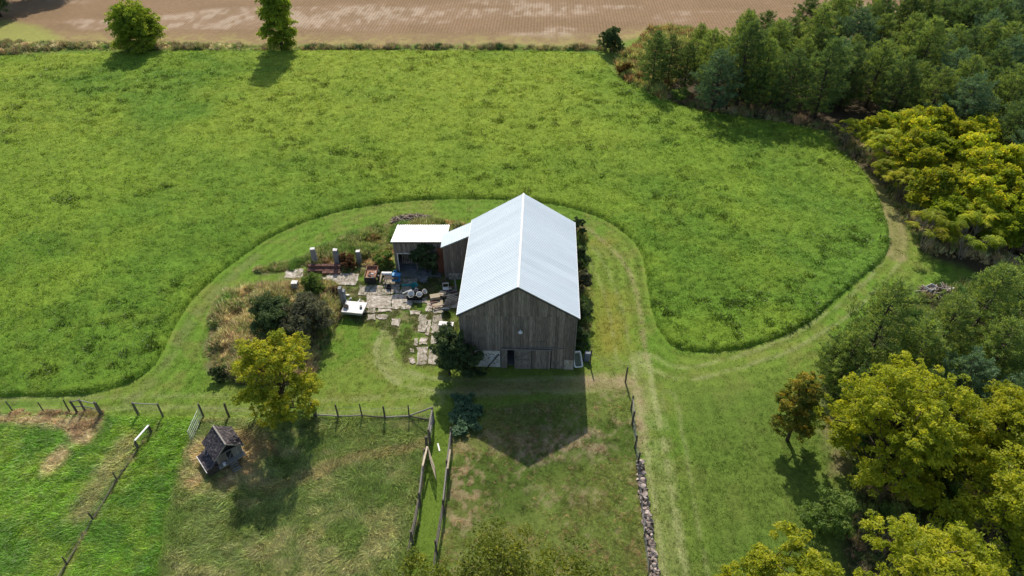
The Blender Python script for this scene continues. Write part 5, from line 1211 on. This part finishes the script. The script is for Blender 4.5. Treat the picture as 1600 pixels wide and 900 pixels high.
# tubs and buckets on a dark bin
def tub(label, px, z, r, h, mat, tilt=(0, 0, 0), name='tub', cat='tub'):
    q = G(*px); o = empty(name, (q[0], q[1], z), label, cat); o.rotation_euler = tilt
    part('body', MB().lathe([(r * .75, 0), (r * .85, .02), (r, h), (r * 1.08, h + .01), (r * .95, h), (r * .78, .06)], n=16).mesh('tb', M[mat], True), o); return o
q = G(648, 470); o = empty('dark_bin', (q[0], q[1], 0), 'dark open bin loaded with white tubs in the middle of the yard', 'bin')
for a in ((0, 0, .35, 1.5, .05, .7), (0, .95, .35, 1.5, .05, .7), (-.75, .47, .35, .05, .95, .7), (.75, .47, .35, .05, .95, .7)): part('side_panel', MB().box(a[:3], a[3:]).mesh('sp', M['black']), o)
part('bottom_panel', MB().box((0, .47, .1), (1.5, .95, .05)).mesh('bp', M['black']), o)
tub('large white tub on the left of the dark bin', (645, 468), .62, .36, .28, 'white', (.5, -.4, 0)); tub('round white tub in front on the dark bin', (656, 469), .62, .30, .25, 'white', (.35, .1, 0))
tub('white tub at the right behind the dark bin', (662, 462), .35, .25, .4, 'white', (.3, .5, 0)); tub('small white bucket behind the round tub', (651, 460), .6, .18, .3, 'white', (.8, .3, 0), 'bucket', 'bucket')
q = G(638, 466); o2 = empty('white_pipe', (q[0], q[1], .7), 'white pipe poking out to the left of the dark bin', 'pipe'); part('pipe', MB().tube([(-.5, -.1, .0), (.4, .2, .25)], .07, 8).mesh('p', M['white']), o2)
tub('teal plastic tub behind the white tubs', (647, 449), .0, .34, .45, 'teal', (.25, .2, 0))
q = G(632, 449); o2 = empty('teal_sheet', (q[0], q[1], 0), 'flat teal plastic sheet left of the teal tub', 'sheet'); cloth('sheet', o2, -.3, .8, 0, .4, .1, 'teal', 8, .05)
q = G(661, 441); o2 = empty('scrap_heap', (q[0], q[1], 0), 'grey metal scrap heap in the shed shadow behind the tubs', 'scrap heap')
mb = MB(); [mb.bar((random.uniform(-.6, .6), random.uniform(-.4, .4), random.uniform(0, .2)), (random.uniform(-.6, .6), random.uniform(-.4, .4), random.uniform(.1, .7)), .05, .12) for _ in range(22)]; part('scrap', mb.mesh('scrap', M['grey_metal']), o2, kind='stuff')
tub('small blue bucket beside the scrap heap', (617, 428), .0, .2, .35, 'blue', (0, .2, 0), 'bucket', 'bucket'); tub('dark tub under the blue tarp table', (607, 451), .0, .24, .4, 'black', (.1, .2, 0))
tub('white bucket behind the rusty cart', (590, 427), .0, .22, .38, 'white', (.2, 0, 0), 'bucket', 'bucket'); tub('grey pail behind the rusty cart', (584, 419), .0, .22, .35, 'grey_metal', (.4, .3, 0), 'pail', 'pail')
# pallets, boxes, frames beside the barn
def pallet(label, px, rz, z=0, s=1.0, mat='wood_pale', tilt=(0, 0)):
    q = G(*px); o = empty('pallet', (q[0], q[1], z), label, 'pallet'); o.rotation_euler = (tilt[0], tilt[1], rz); o.scale = (s, s, s)
    for i in range(6): part('slat', MB().box((0, -.45 + .18 * i, .15), (1.1, .13, .025)).mesh('sl', M[mat]), o)
    for sx in (-.5, 0, .5): part('runner', MB().box((sx, 0, .07), (.08, 1.05, .12)).mesh('rn', M['wood_pale']), o)
    return o
pallet('pallet in front, lowest of the lumber pile by the barn', (684, 477), .15); pallet('weathered pallet leaning at the right of the lumber pile', (706, 470), -.3, .1, 1, 'wood_pale', (.5, .2)); pallet('grey pallet behind the white frame', (704, 460), .2, 0, 1, 'wood_grey', (.15, 0))
def crate(name, label, px, z, dims, mat, rz, openn=True, cat='crate'):
    q = G(*px); o = empty(name, (q[0], q[1], z), label, cat, rz=rz); a, b, h = dims
    for c_, d_ in (((0, -b / 2, h / 2), (a, .03, h)), ((0, b / 2, h / 2), (a, .03, h)), ((-a / 2, 0, h / 2), (.03, b - .03, h)), ((a / 2, 0, h / 2), (.03, b - .03, h))): part('side_panel', MB().box(c_, d_).mesh('sp', M[mat]), o)
    part('lid' if not openn else 'bottom_panel', MB().box((0, 0, h - .015 if not openn else .03), (a - .035, b - .035, .03)).mesh('bt', M[mat]), o); return o
crate('wooden_box', 'pale wooden box on the left end of the lumber pile', (680, 468), .17, (.95, .6, .35), 'wood_pale', .25, False, 'box'); crate('wooden_box', 'smaller orange tinted box in the middle of the lumber pile', (692, 463), .15, (.7, .5, .35), 'wood_pale', -.35, False, 'box')
bar_thing('pale_plank', 'long pale board lying across the right of the lumber pile', 'plank', (693, 467), (716, 463), .35, .40, .22, .04, 'wood_pale'); bar_thing('pale_plank', 'short pale board right of the small box', 'plank', (696, 458), (706, 455), .42, .42, .26, .04, 'wood_pale')
bar_thing('grey_plank', 'grey plank leaning on the lean-to wall by the barn', 'plank', (714, 463), (711, 445), .05, .9, .14, .05, 'wood_grey')
q = G(697, 458); o = empty('white_chair', (q[0], q[1], 0), 'white frame chair standing behind the lumber pile', 'chair', rz=.1)
part('seat', MB().box((0, .22, .45), (.62, .45, .05)).mesh('s', M['white']), o); part('backrest', MB().box((0, .45, .95), (.62, .04, .12)).box((-.29, .45, .75), (.05, .05, .55)).box((.29, .45, .75), (.05, .05, .55)).mesh('b', M['white']), o)
for sx in (-.28, .28):
    for sy in (.02, .43): part('leg', MB().box((sx, sy, .22), (.05, .05, .44)).mesh('l', M['white']), o)
for i in range(16):
    q = G(random.uniform(676, 716), random.uniform(452, 482)); o = empty('plank', (q[0], q[1], random.uniform(.05, .42)), 'short weathered plank lying loose in the lumber pile by the barn', 'plank', 'loose planks of the lumber pile', random.uniform(-.7, .7))
    part('board', MB().box((0, 0, .02), (random.uniform(.7, 1.5), random.uniform(.09, .2), .035), (random.uniform(-.15, .15), random.uniform(-.12, .12), 0)).mesh('b', M[random.choice(['wood_pale', 'wood_grey', 'wood_pale', 'wood', 'brick'])]), o)
for i in range(13):
    q = G(random.uniform(632, 668), random.uniform(440, 474)) if i < 7 else G(random.uniform(583, 622), random.uniform(416, 450)); m_ = random.choice(['white', 'dirty_white', 'grey_metal', 'black', 'wood_pale', 'rust'])
    o = empty('scrap_piece', (q[0], q[1], random.uniform(.02, .15)), 'small scrap piece on the slabs around the dark bin' if i < 7 else 'small scrap piece on the ground around the blue tarp table', 'scrap', 'scrap around the dark bin' if i < 7 else 'scrap around the blue tarp table', random.uniform(0, 6))
    part('scrap', MB().box((0, 0, .08), (random.uniform(.2, .55), random.uniform(.12, .35), random.uniform(.05, .2)), (random.uniform(-.5, .5), random.uniform(-.5, .5), 0), .04).mesh('sc', M[m_]), o)
tub('reddish pot on the ground behind the white chair', (695, 445), 0, .22, .35, 'brick', (0, .1, 0), 'pot', 'pot')
q = G(697, 489); o = empty('drum_lid', (q[0], q[1], 0), 'round slate grey drum lid leaning beside the lumber pile', 'lid'); part('disc', MB().tube([(0, 0, .40), (0, .09, .46)], .48, 20).mesh('d', M['slate']), o); part('ring', MB().tube([(0, -.035, .375), (0, -.01, .395)], .36, 20).mesh('r', M['slate']), o)
q = G(697, 517); o = empty('feed_trough', (q[0], q[1], 0), 'white topped grey feed box on the slabs near the shrub', 'box', rz=R(-6))
part('body', MB().box((0, .3, .33), (1.35, .62, .62)).mesh('b', M['concrete_grey']), o)
for yy_ in (.14, .46): part('lid', MB().box((0, yy_, .67), (1.42, .27, .05)).mesh('l', M['white']), o)
for i, (q_, s_) in enumerate([((543, 462), .5), ((547, 468), .42), ((541, 470), .36), ((510, 452), .3), ((535, 455), .4)]):
    q = G(*q_); oo = part('rubble_stone', ROCK[i % 7].copy(), None, loc=(q[0], q[1], .12), scale=(s_, s_, s_)); oo.data.materials.clear(); oo.data.materials.append(M['dirty_white'])
    tag(oo, ['white rubble chunk behind the tall thin pillar', 'white rubble chunk between the pillar and the trailer', 'small white chunk at the foot of the tall thin pillar', 'small white chunk on the slab beside the light green bush', 'white chunk just left of the tall thin pillar'][i], 'rubble')
# bathtub leaning at the barn corner
q = G(903, 577); o = empty('bathtub', (q[0] + .02, q[1], .12), 'old cream bathtub tilted up against the right front corner of the barn', 'bathtub', rz=R(8)); o.rotation_euler = (R(32), 0, R(8))
def rr(a, b, r, z, n=5):
    pts = []
    for cx, cy, s0 in ((a - r, b - r, 0), (-a + r, b - r, 90), (-a + r, -b + r, 180), (a - r, -b + r, 270)):
        for k in range(n): t = R(s0 + 90 * k / (n - 1)); pts.append((cx + r * math.cos(t), cy + r * math.sin(t) + .75, z))
    return pts
loops = [rr(.24, .56, .12, 0), rr(.34, .70, .14, .40), rr(.40, .76, .15, .42), rr(.40, .76, .15, .45), rr(.31, .67, .12, .45), rr(.26, .60, .12, .12)]
n = len(loops[0]); vs = sum(loops, []); fs = [(i * n + k, i * n + (k + 1) % n, (i + 1) * n + (k + 1) % n, (i + 1) * n + k) for i in range(5) for k in range(n)] + [tuple(range(n - 1, -1, -1)), tuple(range(5 * n, 6 * n))]
part('basin', MB().add(vs, fs).mesh('basin', M['enamel'], False), o); part('residue', MB().add(rr(.255, .60, .12, .16), [tuple(range(n))]).mesh('w', M['water']), o)
q = G(913, 564); o = empty('barrel', (q[0] + .15, q[1], 0), 'slate blue barrel tipped against the right barn wall behind the bathtub', 'barrel'); o.rotation_euler = (R(-14), R(10), 0)
part('body', MB().lathe([(.27, 0), (.30, .25), (.31, .3), (.30, .35), (.30, .6), (.31, .65), (.28, .92), (.25, .93)], n=18).mesh('b', M['slate'], True), o)
# brush pile behind the shed, rubble heap at right
def heap(name, label, cat, px, rx, ry, h, n, mats, ln=.9):
    q = G(*px); o = empty(name, (q[0], q[1], 0), label, cat)
    for m_ in mats:
        mb = MB()
        for _ in range(n // len(mats)):
            a = random.uniform(0, 6.28); k = math.sqrt(random.random()); x_, y_ = math.cos(a) * rx * k, math.sin(a) * ry * k; z_ = h * (1 - k * k) * random.uniform(.2, 1) + .05; t = random.uniform(0, 6.28); l2 = ln * random.uniform(.4, 1) / 2
            mb.bar((x_ - math.cos(t) * l2, y_ - math.sin(t) * l2, z_), (x_ + math.cos(t) * l2, y_ + math.sin(t) * l2, z_ + random.uniform(-.15, .25)), random.uniform(.03, .09), random.uniform(.03, .07))
        part('branches', mb.mesh('br', M[m_]), o, kind='stuff')
    return o
heap('brush_pile', 'long pale pinkish brush pile behind the white roofed shed', 'brush pile', (646, 345), 2.7, .9, .75, 420, ['brush', 'wood_dark', 'brush', 'wood_pale'])
o = heap('rubble_heap', 'heap of old boards and branches beside the sumac thicket', 'rubble heap', (1466, 458), 2.0, 1.0, .8, 200, ['wood_dark', 'brush', 'wood_grey'], 1.1)
crate('white_box', 'white open box lying on the left of the board heap', (1452, 456), .3, (1.0, .7, .4), 'white', .5, True, 'box')
bar_thing('white_board', 'white board lying at the right of the board heap', 'board', (1476, 457), (1488, 455), .4, .45, .2, .05, 'white')

tri = sum(len(o.data.polygons) for o in bpy.data.objects if o.type == 'MESH')
uni = {o.data.name: len(o.data.polygons) for o in bpy.data.objects if o.type == 'MESH'}
print('unique polys', sum(uni.values()), 'objects', len(bpy.data.objects))
